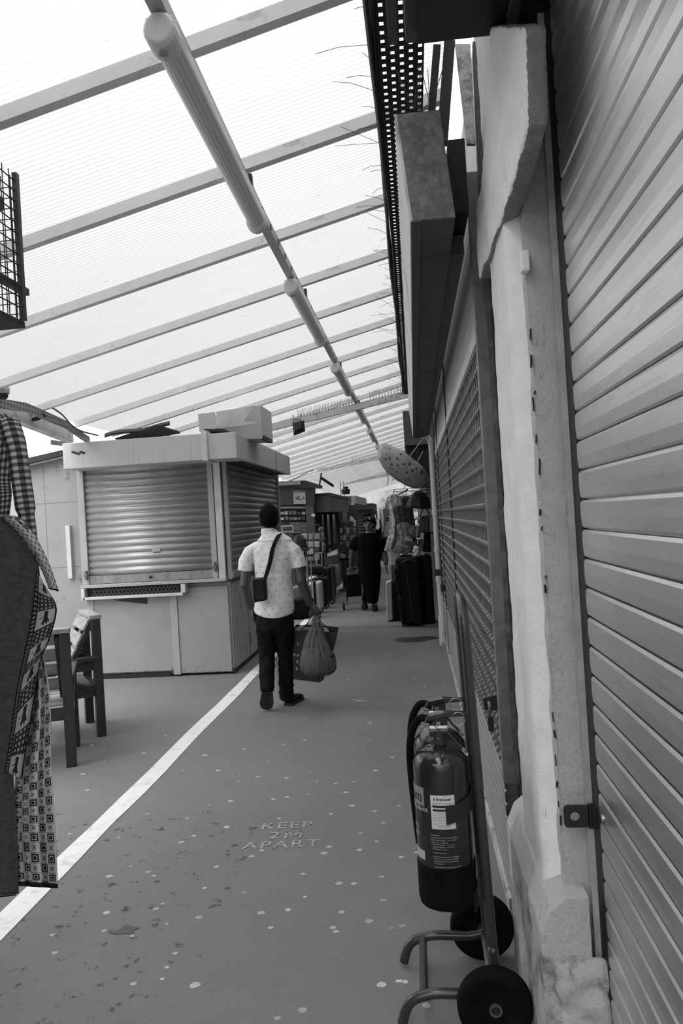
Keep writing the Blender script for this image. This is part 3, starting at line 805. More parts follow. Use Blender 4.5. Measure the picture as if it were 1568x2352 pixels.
# shutter on the front: corrugated interlocking slats
t = NT('steel_shutter'); co = t.coord()
sm = t.ramp(t.noise(t.scale(co, 2.5, 2.5, 22), 2, 6, .7), [(.56, 0), (.76, .7)])
t.base(t.mix(sm, .38, .12)); STEEL = t.done(.36, .45)
def slats(p0, p1, z0, z1, nrm, parent, name, pitch=.0765, amp=.017, mat=None):
    mb = MB(); p0, p1, nrm = V(p0), V(p1), V(nrm); prof = []; z = z0
    while z < z1 - .01:
        for k, (d_, h_) in enumerate(((.0, 0), (-.003, .06), (.35, .14), (.8, .30), (1, .5), (.8, .70), (.35, .86), (.05, .93))):
            prof.append((d_ * amp, z + h_ * pitch))
        z += pitch
    prof = [q_ for q_ in prof if q_[1] <= z1]
    n = len(prof)
    mb.add([p0 + nrm * d_ + V((0, 0, h_)) for d_, h_ in prof] + [p1 + nrm * d_ + V((0, 0, h_)) for d_, h_ in prof], [(i, i + 1, n + i + 1, n + i) for i in range(n - 1)])
    return mb.build(name, mat or STEEL, parent, smooth=True, thick=.002)
fs = slats((-3.67, YF, 0), (-2.25, YF, 0), 1.17, 2.40, (0, -1, 0), kiosk, 'front_shutter')
MB().box(-3.67, -2.25, YF - .02, YF + .01, 1.075, 1.165).build('shutter_bottom_bar', M('bar_steel', .26, .4, .4, var=.3, stretch=(3, 1, 1)), kiosk)
MB().lathe([(.016, 0), (.016, .012)], (-2.96, YF - .02, 1.12), 12, (0, -1, 0)).build('shutter_lock', DARK, kiosk)
MB().box(-3.745, -3.67, YF - .035, YF + .02, 1.07, 2.38).build('shutter_guide', KP, kiosk, bevel=.004)
MB().box(-2.25, -2.19, YF - .035, YF + .02, 1.07, 2.42).build('shutter_guide', KP, kiosk, bevel=.004)
MB().box(-2.175, -2.10, YF - .05, YF + .02, 1.05, 2.75).build('corner_post', M('post_paint', .55, .5), kiosk, bevel=.004)
for x_, z_ in ((-3.69, 1.18), (-2.215, 1.2)):
    mb = MB().cyl((x_, YF - .035, z_), (x_, YF - .075, z_), .022, n=10).box(x_ - .012, x_ + .012, YF - .07, YF - .03, z_ - .05, z_ + .05); mb.build('guide_lock', M('steel_dull', .2, .3, .7), kiosk)
MB().box(-3.75, -2.09, YF - .09, YF + .02, 1.035, 1.07).build('counter_sill', KP, kiosk, bevel=.004)
# pull out shelf slot under the sill
sh = MB().box(-3.72, -2.58, YF - .10, YF + .0, .905, .935).box(-2.60, -2.55, YF - .10, YF, .935, 1.03).box(-3.74, -3.70, YF - .10, YF, .905, 1.03); sh.build('shelf_frame', M('post_paint', .55, .5), kiosk, bevel=.003)
MB().box(-3.7, -2.6, YF - .02, YF + .02, .935, 1.035).build('shelf_slot', M('black_gap', .008, .6), kiosk)
mb = MB()
for i in range(22): 
    x = -3.62 + i * .045; mb.bar((x, YF - .05, .94), (x + .045, YF - .05, 1.02), .008, .006, (0, 1, 0)); mb.bar((x + .045, YF - .05, .94), (x, YF - .05, 1.02), .008, .006, (0, 1, 0))
mb.build('slot_lattice', M('lattice', .08, .5, .3), kiosk)
mb = MB().prism([P(x_, y_, y=YF - .02) for x_, y_ in ((258, 1378), (336, 1373), (336, 1387))], (0, .015, 0)); mb.build('torn_flap', DARK, kiosk)
mb = MB(); p = P(357, 1263, y=YF - .03); mb.box(p.x - .045, p.x + .045, YF - .021, YF - .018, p.z - .02, p.z + .02); mb.build('shutter_sticker', M('sticker', .4, .6, var=.3, vs=40), kiosk)
# side towards the walkway
slats((XR, YF + .05, 0), (XR, YB - .1, 0), 1.15, 2.40, (1, 0, 0), kiosk, 'side_shutter', mat=M('side_steel', .22, .42, .4, var=.35, vs=5, stretch=(3, 3, 20)))
for y0, y1 in ((YF - .01, YF + .06), (YB - .1, YB - .02)): MB().box(XR - .01, XR + .035, y0, y1, 1.05, 2.42).build('side_guide', M('side_guide', .3, .5), kiosk)
MB().box(XR, XR + .05, YF, YB, 1.06, 1.13).build('side_sill', M('side_sill', .35, .5, .3), kiosk)
SIDE = M('side_panel', .36, .6, var=.12, dirt=.08, ds=6)
for y0, y1 in ((8.42, 9.12), (9.2, 9.72), (9.8, 10.7), (10.78, 11.6)):
    MB().box(XR - .0, XR + .014, y0, y1, .06, 1.0).build('side_door', SIDE, kiosk, bevel=.004)
for z_ in (.25, .62): MB().cyl((XR + .018, 9.16, z_), (XR + .018, 9.16, z_ + .09), .012, n=8).build('hinge', M('steel_dull', .2, .3, .7), kiosk)
MB().box(XR - .02, XR + .005, YF, YB, 0, .06).build('side_kick', DARK, kiosk)
# fascia
FX0, FX1, FY0, FY1 = -3.72, -1.82, 7.95, 11.5
MB().box(FX0, -2.18, FY0, YF + .1, 2.352, 2.63).build('front_fascia', KF, kiosk, bevel=.006)
MB().box(-2.13, FX1 - .004, FY0 + .01, YF + .1, 2.352, 2.625).build('corner_fascia', KF, kiosk, bevel=.006)
MB().box(-2.185, -2.125, FY0 - .02, YF, 2.34, 2.66).build('fascia_post', M('post_paint', .55, .5), kiosk, bevel=.004)
MB().box(FX1 - .05, FX1, FY0 + .012, FY1, 2.35, 2.622).build('side_fascia', KF, kiosk, bevel=.006)
MB().box(XR - .05, FX1 - .05, YF, FY1, 2.36, 2.40).build('soffit', M('soffit_dark', .06, .7), kiosk)
MB().box(FX1 - .005, FX1 + .004, 10.3, 10.31, 2.35, 2.622).build('fascia_joint', DARK, kiosk)
mb = MB()
for i in range(5):
    p = P(168 + i * 6, 1038 + (i % 3) * 2, y=FY0); mb.box(p.x - .018, p.x + .018, FY0 - .002, FY0 + .002, p.z - .012, p.z + .01)
mb.build('paint_chip', DARK, kiosk)
MB().box(XL - .05, FX1 - .06, YF - .2, YB, 2.56, 2.60).build('flat_roof', M('roof_felt', .03, .8), kiosk)
# left side wall next to the kiosk with its sloping dark roof edge
lw = thing('side_wall', 'pale rendered side wall with a dark sloping roof edge, left of kiosk', 'wall', (-5, 8.6, 0))
pts = [V((-7, 8.45, 0)), V((-3.71, 8.45, 0)), V((-3.71, 8.45, 2.55)), V((-7, 8.45, 2.05))]
MB().prism(pts, (0, .15, 0)).build('wall_sheet', M('wall_pale', .29, .65, var=.08, vs=2, dirt=.05), lw)
MB().bar((-7, 8.40, 2.09), (-3.72, 8.40, 2.60), .16, .06).build('roof_edge', M('felt_black', .02, .7), lw)
MB().bar((-7, 8.41, 2.045), (-3.72, 8.41, 2.555), .14, .02).build('roof_batten', M('batten_grey', .25, .6), lw)
MB().box(-3.95, -3.9, 8.4, 8.45, 1.15, 1.75).build('cable_strip', M('board_white', .6, .5), lw)
mb = MB()
for x0, x1, z in ((-6, -3.72, 1.28), (-6, -3.72, 2.02), (-6, -3.72, .52)): mb.box(x0, x1, 8.446, 8.45, z, z + .004)
mb.box(-4.2, -4.196, 8.446, 8.45, .0, 2.45); mb.build('sheet_joint', M('joint_grey', .28, .7), lw)
# things on the kiosk roof
CARD = M('cardboard_pale', .50, .75, var=.08, vs=3)
bx_ = thing('cardboard_box', 'large pale cardboard box lying on the corner of the kiosk roof', 'box', P(560, 1000, y=8.6))
a, b_, c_, d_ = [P(x_, y_, y=8.75) for x_, y_ in ((497, 986), (598, 1018), (598, 930), (499, 948))]
a.z = b_.z = 2.605
a0, b0 = V((-2.18, 8.4, 2.605)), V((-1.66, 8.6, 2.605))
top = [P(496, 945, y=8.4), P(598, 930, y=8.6)]
ad = V((.12, 1.05, 0))
vs = [V((top[0].x, 8.4, 2.605)), V((top[1].x, 8.6, 2.605)), V((top[1].x, 8.6, 2.605)) + V((.02, .55, 0)), V((top[0].x, 8.4, 2.605)) + V((.02, .55, 0))]
up_ = [top[0], top[1], top[1] + V((.02, .55, -.01)), top[0] + V((.02, .55, .0))]
MB().add(vs + up_, [(0, 1, 2, 3), (4, 5, 6, 7), (0, 1, 5, 4), (1, 2, 6, 5), (2, 3, 7, 6), (3, 0, 4, 7)]).build('carton', CARD, bx_, bevel=.004)
MB().prism([P(x_, y_, y=8.33) for x_, y_ in ((497, 946), (586, 931), (560, 968), (590, 968), (590, 972), (498, 985))], (0, .01, 0)).build('torn_flap', M('cardboard_flap', .54, .75), bx_)
MB().prism([P(x_, y_, y=8.38) for x_, y_ in ((454, 951), (493, 946), (499, 990), (458, 992))], (0, .012, 0)).build('side_flap', CARD, bx_)
MB().box(top[1].x - .02, top[1].x + .02, 8.61, 9.1, 2.60, 2.64).build('tape_edge', DARK, bx_)
cs = thing('corrugated_sheet', 'dark corrugated roof sheet lying on the kiosk roof', 'sheet', P(330, 990, y=8.5))
def cor(u, v):
    p = P(240 + 150 * u, 1002 - 26 * u, y=8.25 + .5 * v); return p + V((0, 0, .012 * math.sin(u * 8) + .02 * v)) + V((0, .0, .014 * math.sin(v * 60)))
MB().grid(lambda u, v: cor(u, v), 30, 40).build('sheet', M('sheet_black', .012, .6), cs, thick=.006)
mb = MB()
pr = []
e0, e1 = P(362, 977, y=8.2), P(414, 993, y=8.2)
for i in range(49):
    u = i / 48; p = e0.lerp(e1, u); pr.append(p + V((0, 0, .012 * math.sin(u * 2 * PI * 12))))
mb.add(pr + [p + V((-.55, .15, -.10 + .07 * i / 48)) for i, p in enumerate(pr)], [(i, i + 1, 50 + i, 49 + i) for i in range(48)]); mb.build('wavy_edge', M('sheet_black', .012, .6), cs, thick=.006)
tag(MB().bar(P(475, 991, y=8.2), P(520, 991, y=8.2), .25, .03).build('roof_tile', M('sheet_black', .012, .6)), 'black flat slab on the kiosk roof beneath the cardboard box', 'slab')
tag(MB().bar(P(120, 1016, y=8.3), P(160, 1021, y=8.3), .08, .05).build('timber_offcut', M('timber_dark', .05, .8, var=.4, vs=20)), 'dark rotten timber offcut on the wall top left of the kiosk', 'plank')
# eave gutter / perforated tray on the left
LT = thing('eave_tray', 'grey perforated tray along the low left eave of the roof', 'cable tray', (-3.5, 7, 2.8))
t = NT('tray_grey'); co = t.coord(); q = t.sep(co)
fz = t.math('SUBTRACT', t.math('FRACT', t.math('MULTIPLY', q[2], 1 / .045)), .5)
fy = t.math('SUBTRACT', t.math('FRACT', t.math('MULTIPLY', q[1], 1 / .06)), .5)
ins = t.math('MULTIPLY', t.math('LESS_THAN', t.math('ABSOLUTE', fz), .2), t.math('LESS_THAN', t.math('ABSOLUTE', fy), .2))
t.base(t.mix(ins, .22, .03)); TG = t.done(.6)
prv = None
tp_ = [P(-40, 905, x=-3.35), P(0, 915, x=-3.35), P(60, 925, x=-3.38), P(105, 945, x=-3.4)]
tp2 = [P(105, 945, x=-3.4), P(150, 965, x=-3.42), P(185, 990, x=-3.45), P(205, 1004, x=-3.5)]
for nm, pp in (('tray_length', tp_), ('sagging_length', tp2)):
    mb = MB()
    for a, b in zip(pp, pp[1:]): mb.add([a, b, b + V((0, 0, -.085)), a + V((0, 0, -.085))], [(0, 1, 2, 3)])
    mb.build(nm, TG, LT, thick=.01)
mb = MB().prism([P(x_, y_, y=6.9) for x_, y_ in ((58, 968), (100, 948), (105, 955), (85, 966))], (0, .02, 0)); mb.build('tray_bracket', DARK, LT)
mb = MB().tube(smooth_path([P(105, 928, x=-3.36), P(140, 950, x=-3.36), P(175, 985, x=-3.4), P(225, 1000, x=-3.5)], 6), .008, 6); tag(mb.build('cable', M('cable_black', .008, .5)), 'black cable sagging along the low eave above the kiosk corner', 'cable')
eb = thing('eave_beam', 'white eave beam and post at the left edge behind the clothes', 'beam', (-3.4, 6, 2.6))
mb = MB().bar(P(-60, 915, x=-3.5), P(160, 1004, x=-3.6), .08, .12); mb.build('beam_bar', BEAMW, eb)
pp = P(28, 1000, y=6.3)
MB().box(pp.x - .06, pp.x + .06, 6.25, 6.35, 0, 2.62).build('post', BEAMW, eb)
cc = thing('security_camera', 'white dome security camera on the eave at the left edge', 'camera', P(10, 890, y=6.0))
p = P(6, 893, y=6.0)
MB().lathe([(.03, .09), (.035, .05), (.05, .04), (.055, .0), (.05, -.04)], p, 20).build('mount', WH, cc, smooth=True)
MB().ball(p + V((0, 0, -.05)), .042).build('dome', M('black_gloss', .02, .25), cc, smooth=True)
# ================================================================== PEOPLE
SKIN = M('skin_dark', .045, .45, var=.15)
DENIM = M('denim_dark', .012, .9, var=.5, vs=14, bump=.3, bs=300, spec=.08)
t = NT('shirt_dots'); co = t.coord(); q = t.sep(co); A = .052
rowz = t.math('FLOOR', t.math('MULTIPLY', q[2], 1 / A))
fz = t.math('SUBTRACT', t.math('FRACT', t.math('MULTIPLY', q[2], 1 / A)), .5)
fx = t.math('SUBTRACT', t.math('FRACT', t.math('ADD', t.math('MULTIPLY', q[0], 1 / (A * 1.3)), t.math('MULTIPLY', rowz, .5))), .5)
dist = t.math('ADD', t.math('POWER', fz, 2), t.math('POWER', t.math('MULTIPLY', fx, 1.3), 2))
dot = t.math('LESS_THAN', dist, .0085)
t.base(t.mix(dot, .74, .24)); t.bump(t.noise(t.scale(co, 1, 1, .6), 22, 4), .35, .02); SHIRT = t.done(.85, 0, .2)
HAIR = M('hair_black', .007, .95, var=.4, vs=90, bump=.8, bs=240, spec=.08)
SHOE = M('shoe_black', .008, .6, var=.3, spec=.2)
SOLE = M('sole_dark', .022, .7, var=.3)

def hand_fist(mb, c, down, side, s=1.0):
    """palm and five curled fingers around a handle; down = towards the finger roots, side = across the knuckles"""
    c = V(c); d = V(down).normalized(); w = V(side).normalized(); n = d.cross(w)
    mb.loft([c - d * .045 * s, c - d * .015 * s, c + d * .02 * s, c + d * .042 * s], [(.026 * s, .018 * s), (.038 * s, .020 * s), (.041 * s, .019 * s), (.036 * s, .014 * s)], w, 12)
    for k, (o, l) in enumerate(((-.03, .92), (-.01, 1.0), (.01, .95), (.029, .8))):
        b = c + d * .036 * s + w * o * s
        mb.loft([b, b + (d * .026 + n * .008) * l * s, b + (d * .034 + n * .034) * l * s, b + (d * .012 + n * .046) * l * s], [.0105 * s, .0098 * s, .009 * s, .008 * s], w, 8)
    b = c - d * .012 * s - w * .034 * s
    mb.loft([b, b + (-w * .016 + d * .022 + n * .012) * s, b + (-w * .004 + d * .044 + n * .03) * s], [.013 * s, .011 * s, .009 * s], w, 8)

def hand_open(mb, c, d, w, s=1.0, curl=.35):
    c = V(c); d = V(d).normalized(); w = V(w).normalized(); n = d.cross(w)
    mb.loft([c - d * .05 * s, c - d * .01 * s, c + d * .03 * s, c + d * .045 * s], [(.025 * s, .018 * s), (.036 * s, .018 * s), (.039 * s, .015 * s), (.034 * s, .012 * s)], w, 12)
    for o, l in ((-.029, .9), (-.01, 1.0), (.01, .95), (.028, .75)):
        b = c + d * .038 * s + w * o * s
        mb.loft([b, b + (d * .034 + n * .01 * curl) * l * s, b + (d * .06 + n * .05 * curl) * l * s, b + (d * .072 + n * .09 * curl) * l * s], [.0100 * s, .0092 * s, .0085 * s, .0072 * s], w, 8)
    b = c - d * .015 * s - w * .032 * s
    mb.loft([b, b + (-w * .022 + d * .022 + n * .012) * s, b + (-w * .022 + d * .052 + n * .026) * s], [.0125 * s, .011 * s, .009 * s], w, 8)

def head(mb, c, f, s=1.0):
    """skull, jaw, nose, ears, lips, brow; f = facing direction, c = centre between the ears"""
    c = V(c); f = V(f).normalized(); r = f.cross(V((0, 0, 1))).normalized(); u = r.cross(f)
    at = lambda a, b, e: c + (r * a + f * b + u * e) * s
    m = Matrix((r, f, u)).transposed()
    k = MB()
    k.ball((0, -.012, .035), (.076, .098, .088), 20, 14)
    k.loft([(0, .0, .02), (0, .022, -.03), (0, .04, -.075), (0, .052, -.108)], [(.072, .075), (.068, .064), (.055, .052), (.032, .026)], (1, 0, 0), 18)
    k.loft([(0, .078, .03), (0, .092, .002), (0, .112, -.022), (0, .092, -.034)], [.009, .012, .017, .012], (1, 0, 0), 10)   # nose
    for e in (-1, 1):
        k.ball((e * .016, .092, -.026), (.010, .012, .009), 8, 6)
        k.ball((e * .083, -.012, -.005), (.013, .022, .034), 10, 8)                    # ears
        k.ball((e * .034, .070, .036), (.030, .018, .009), 10, 6)                      # brow
        k.ball((e * .042, .062, -.025), (.026, .022, .022), 10, 8)                     # cheeks
    k.ball((0, .084, -.052), (.027, .015, .008), 12, 6); k.ball((0, .081, -.066), (.023, .014, .009), 12, 6)
    k.v = [c + m @ (q_ * s) for q_ in k.v]
    mb.add(k.v, k.f); return at

# ---- man walking away
YM = 6.62
def p(px, py, dy=0.): return P(px, py, y=YM + dy)
man = thing('person', 'person seen from behind in a pale dotted short-sleeved shirt and dark jeans, carrying bags', 'person', (-1.25, 6.65, 0))
mb = MB()
hc = p(618, 1187); head(mb, hc + V((0, .01, -.015)), (.15, 1, -.05), .98)
mb.loft([p(617, 1200), p(618, 1222), p(620, 1240)], [(.058, .06), (.06, .062), (.085, .075)], n=16)
mb.loft([p(620, 1232), p(624, 1250), p(626, 1290), p(628, 1330), p(630, 1380), p(630, 1425), p(630, 1440)], [(.10, .065), (.15, .08), (.145, .09), (.14, .10), (.15, .105), (.155, .115), (.12, .1)], n=20)
mb.loft([p(585, 1256), p(566, 1295), p(562, 1345, -.04), p(570, 1378, -.01), p(578, 1397, .01)], [(.042, .045), (.048, .052), (.043, .045), (.04, .04), (.028, .025)], n=14)
hand_open(mb, p(583, 1410, .02), (.10, .1, -1), (.2, 1, .1), 1.0, .8)
mb.loft([p(667, 1255), p(684, 1295), p(692, 1335, -.05), p(703, 1366, -.03), p(713, 1390, -.005)], [(.042, .045), (.05, .054), (.046, .048), (.043, .042), (.029, .027)], n=14)
HR = p(723, 1402, .0); hand_fist(mb, HR, (.40, .1, -1), (.86, -.5, .3), 1.12)
for pts in ([p(608, 1425), p(611, 1505, .08), p(612, 1585, -.03)], [p(653, 1428), p(656, 1510, .12), p(657, 1598, .22)]):
    mb.loft(pts, [.075, .055, .04], n=12)
mb.fused(.0062, 3, .4).build('body', SKIN, man, smooth=True)
hb = MB().ball(hc + V((0, -.006, .004)), (.086, .104, .114), 28, 22)
hb.v = [V((q_.x, min(q_.y, hc.y + .004), q_.z)) if q_.z < hc.z + .042 else q_ for q_ in hb.v]
hb.build('hair', HAIR, man, smooth=True)
mb = MB()
mb.loft([p(630, 1416), p(630, 1406), p(630, 1375), p(628, 1335), p(627, 1295), p(627, 1265), p(625, 1246), p(620, 1232), p(618, 1224), p(617, 1218)],
        [(.170, .138), (.178, .142), (.174, .138), (.160, .124), (.166, .125), (.186, .122), (.175, .108), (.112, .085), (.07, .072), (.064, .07)], n=26)
mb.loft([p(594, 1254), p(575, 1268), p(564, 1290), p(561, 1311)], [(.05, .062), (.062, .074), (.064, .076), (.063, .08)], n=18)
mb.loft([p(660, 1251), p(675, 1265), p(684, 1285), p(688, 1303)], [(.05, .062), (.062, .074), (.063, .076), (.062, .08)], n=18)
mb.fused(.008, 4); mb.wrinkle(.010, 9, 9, 7, 2.); mb.wrinkle(.004, 22, 20, 26, 5.)
for i, q_ in enumerate(mb.v):     # shirt tail: lower in the middle, rising at the side seams
    k = abs(q_.x - p(630, 1410).x) / .17
    if q_.z < .98: mb.v[i] = q_ + V((0, 0, .03 * k * k * (.98 - q_.z) / .13))
mb.build('shirt', SHIRT, man, smooth=True)
mb = MB().loft([p(617, 1226, -.0), p(616, 1213, .0)], [(.068, .074), (.063, .068)], n=22); mb.build('shirt_collar', SHIRT, man, smooth=True, bevel=.004)
mb = MB().bar(p(592, 1243, -.118), p(660, 1241, -.118), .004, .006); mb.build('yoke_seam', M('seam_grey', .45, .8), man)
mb = MB()
mb.loft([p(630, 1398), p(630, 1415), p(630, 1440), p(631, 1452)], [(.145, .108), (.160, .120), (.162, .122), (.12, .1)], n=24)
mb.loft([p(609, 1425), p(611, 1460, .05), p(613, 1505, .08), p(612, 1550, .03), p(614, 1588, -.02)], [(.086, .10), (.086, .092), (.072, .078), (.066, .072), (.060, .066)], n=20)
mb.loft([p(652, 1428), p(655, 1465, .06), p(657, 1510, .13), p(656, 1560, .18), p(658, 1604, .22)], [(.086, .10), (.085, .092), (.070, .076), (.066, .072), (.066, .07)], n=20)
mb.fused(.009, 3); mb.wrinkle(.010, 12, 12, 30, 1.); mb.wrinkle(.006, 30, 30, 60, 4.)
mb.build('jeans', DENIM, man, smooth=True)
# trailing shoe, sole turned to the camera; leading shoe flat
def shoe(heel, toe, upn, nm, parent, wd=1.25, mats=(SHOE, SOLE)):
    heel, toe = V(heel), V(toe); d = (toe - heel).normalized(); upn = V(upn); upn = (upn - d * upn.dot(d)).normalized(); sd = d.cross(upn)
    L_ = (toe - heel).length
    prof = ((0, .030), (.08, .038), (.3, .034), (.55, .040), (.75, .047), (.92, .038), (1, .016))
    sh = thing_part = None
    mb = MB(); pts = [heel + d * (L_ * a) + upn * (.018 + h_) for (a, _), h_ in zip(prof, (.030, .034, .034, .028, .022, .016, .01))]
    mb.loft(pts, [(w * wd, hh) for (_, w), hh in zip(prof, (.028, .036, .038, .032, .026, .02, .012))], sd, 16)
    mb.loft([heel + d * .045 + upn * .04, heel + d * .05 + upn * .10], [(.034, .045), (.040, .05)], sd, 14)
    up = mb.fused(.006, 3).build(nm, mats[0], parent, smooth=True)
    mb = MB(); ol = []
    for a, w in prof: ol.append(heel + d * (L_ * a) + sd * (w * wd + .003))
    for a, w in reversed(prof): ol.append(heel + d * (L_ * a) - sd * (w * wd + .003))
    mb.prism(ol, upn * .024); so = mb.build('sole', mats[1], up, bevel=.004)
    mb = MB()
    for a in (.12, .26, .4, .54, .68, .82):
        c_ = heel + d * (L_ * a) - upn * .0015; mb.bar(c_ - sd * .03, c_ + sd * .03, .004, .003, upn)
    mb.bar(heel + d * .02 - upn * .0015, heel + d * (L_ * .95) - upn * .0015, .004, .003, upn)
    mb.build('tread_groove', M('groove', .006, .8), up)
    return up
shoe(p(613, 1572, -.045), V((p(610, 1634, 0).x, YM + .02, .012)), (0, 1, .25), 'shoe', man)
shoe(V((-1.225, 6.80, .0)), V((-1.15, 7.07, .0)), (0, 0, 1), 'shoe', man)
# crossbody bag on the back
cb = thing('shoulder_bag', 'small black bag worn across the back of the man in the dotted shirt', 'bag', p(594, 1352, -.2))
quad = [(577, 1329), (609, 1326), (612, 1379), (581, 1385)]
mb = MB().prism([P(*q_, y=YM - .225) for q_ in quad], (0, .075, 0)); mb.build('pouch', M('bag_black', .010, .5, var=.3, spec=.25), cb, bevel=.018, seg=4)
mb = MB().tube([P(582, 1333, y=YM - .229), P(601, 1331, y=YM - .229), P(606, 1375, y=YM - .229), P(584, 1379, y=YM - .229), P(582, 1333, y=YM - .229)], .003, 6); mb.build('zip', M('zip_dark', .006, .4), cb)
def ribbon(path, wv, th, name, mat, parent):
    pts = smooth_path(path, 6); mb = MB(); n = len(pts) - 1; wv = V(wv)
    mb.grid(lambda u, v: pts[int(round(v * n))] + wv * (u - .5), 1, n); return mb.build(name, mat, parent, thick=th)
ribbon([P(607, 1332, y=YM - .18), P(613, 1315, y=YM - .16), P(620, 1290, y=YM - .155), P(626, 1260, y=YM - .15), P(634, 1240, y=YM - .125), P(640, 1228, y=YM - .08), P(643, 1226, y=YM - .0), P(640, 1232, y=YM + .1)],
       (.040, 0, .012), .004, 'strap', M('strap_black', .008, .8, spec=.1), cb)
# dark paper carrier with lettering
YB_ = YM + .06
pb = thing('paper_bag', 'dark paper carrier bag with pale vertical letters held in the right hand', 'bag', P(715, 1560, y=YB_))
fr = [(669, 1447), (690, 1449), (700, 1447), (775, 1453), (766, 1487), (741, 1563), (733, 1567), (674, 1560)]
fp = [P(*q_, y=YB_) for q_ in fr]
mb = MB(); back = [q_ + V((.03 if i in (0, 7) else .0, .13, .03 if i < 4 else .0)) for i, q_ in enumerate(fp)]
n = len(fp); mb.add(fp + back, [tuple(range(n)), tuple(range(n, 2 * n))[::-1]] + [(i, (i + 1) % n, n + (i + 1) % n, n + i) for i in range(n) if i not in (0, 1, 2)])
mb.build('paper_shell', M('paper_dark', .016, .4, var=.4, vs=10), pb, thick=.002)
mb = MB().tube(smooth_path([P(690, 1449, y=YB_), P(705, 1432, y=YB_ + .02), P(722, 1410, y=YM + .01), P(740, 1432, y=YB_ + .02), P(765, 1447, y=YB_ + .01)], 5), .004, 6); mb.build('rope_handle', M('cord_dark', .02, .7), pb)
mb = MB().prism([P(x_, y_, y=YB_ + .05) for x_, y_ in ((673, 1446), (690, 1438), (700, 1442), (735, 1440), (750, 1444), (755, 1452), (680, 1455))], (0, .03, 0)); mb.build('tissue', M('tissue', .4, .8, var=.3, vs=20, bump=.8), pb)
LET = M('letter_pale', .42, .6)
for ch, px, py in (('V', 684, 1479), ('A', 684, 1505), ('E', 683, 1520), ('E', 681, 1536), ('R', 676, 1504)):
    e = P(px, py, y=YB_ - .003)
    q_ = text_mb(ch, .036 if ch != 'R' else .03, .0004).move(frame_mat(e, (1, 0, -.03), (-.03, 0, 1))); q_.build('letter', LET, pb)
# thin plastic carrier
YP = YM - .10
t = NT('plastic_film'); co = t.coord(); q = t.sep(co)
pat = t.ramp(t.noise(t.scale(co, 26, 26, 3), 1.6, 5), [(.35, .05), (.7, .17)])
t.base(pat); t.b.inputs['Alpha'].default_value = .72; t.bump(t.noise(t.scale(co, 30, 30, 3), 1.5, 5), .6, .02); FILM = t.done(.25)
vb = thing('plastic_bag', 'bulging thin plastic carrier bag hanging in front of the dark paper bag', 'bag', P(730, 1552, y=YP))
mb = MB(); cen = [(727, 1428), (727, 1443), (725, 1465), (726, 1492), (730, 1518), (732, 1538), (733, 1551)]
rr = [(.018, .014), (.045, .03), (.085, .055), (.122, .085), (.152, .10), (.150, .10), (.095, .07)]
mb.loft([P(*q_, y=YP) for q_ in cen], rr, n=40); 
for i, v_ in enumerate(mb.v):
    k = (i % 40); mb.v[i] = v_ + V((math.cos(k * 2.1 + 1) * .006, math.sin(k * 2.6) * .008, noise.noise(v_ * 14) * .012))
mb.build('film', FILM, vb, smooth=True)
mb = MB(); mb.loft([P(712, 1490, y=YP), P(716, 1540, y=YP)], [(.065, .05), (.07, .05)], n=14); mb.build('carton_inside', M('inside_pale', .35, .6, var=.3), vb, bevel=.01)
mb = MB(); mb.loft([P(745, 1500, y=YP), P(746, 1545, y=YP)], [(.09, .07), (.09, .07)], n=14); mb.build('parcel_inside', M('inside_dark', .02, .6), vb, bevel=.02)
for pts in ([(716, 1448), (719, 1430), (723, 1414)], [(742, 1452), (737, 1434), (729, 1415)], [(733, 1440), (729, 1427), (727, 1414)]):
    mb = MB().loft(smooth_path([P(*q_, y=YP + (.05 if i == 2 else .0) + .03) for i, q_ in enumerate(pts)], 5), [(.014, .005)] * 11, (1, 0, 0), 8); mb.build('bag_handle', FILM, vb)

# ---- woman walking towards the camera
YW = 13.4
def w_(px, py, dy=0.): return P(px, py, y=YW + dy)
wom = thing('person', 'person in a long black dress and dark headwrap walking towards the camera', 'person', (-.86, 13.4, 0))
BLACK = M('dress_black', .005, .95, var=.4, vs=10, bump=.4, bs=60, spec=.04)
mb = MB(); hc = w_(847, 1205); at = head(mb, hc, (-.12, -1, -.02), 1.05)
mb.loft([w_(849, 1214), w_(848, 1228)], [(.062, .06), (.08, .075)], n=14)
mb.loft([w_(847, 1227), w_(847, 1240), w_(848, 1262), w_(848, 1300), w_(850, 1325)], [(.09, .06), (.16, .09), (.17, .12), (.16, .12), (.12, .1)], n=18)
mb.loft([w_(818, 1240), w_(809, 1264, .06), w_(807, 1285, .14), w_(806, 1299, .2)], [(.05, .05), (.052, .055), (.046, .046), (.034, .03)], n=12)
hand_fist(mb, w_(806, 1306, .24), (0, .35, -1), (1, 0, 0), 1.1)
mb.loft([w_(876, 1240), w_(881, 1266, .02), w_(885, 1286, -.03), w_(887, 1297, -.06)], [(.05, .05), (.052, .054), (.044, .044), (.032, .028)], n=12)
hand_open(mb, w_(886.5, 1302.5, -.075), (-.05, -.2, -1), (0, 1, 0), 1.1, .5)
for pts in ([w_(838, 1325), w_(836, 1365, .1), w_(836, 1388, .2)], [w_(858, 1325), w_(860, 1365, -.06), w_(861, 1392, -.06)]):
    mb.loft(pts, [.07, .045, .035], n=10)
mb.fused(.009, 2, .4).build('body', M('skin_woman', .085, .45, var=.15), wom, smooth=True)
EYE = M('eye_dark', .01, .2)
for e in (-1, 1): MB().ball(at(e * .034, .073, .012), (.015, .008, .006), 10, 6).build('eye', EYE, wom)
MB().ball(at(0, .093, -.058), (.030, .008, .0035), 10, 6).build('mouth', M('mouth', .2, .4), wom)
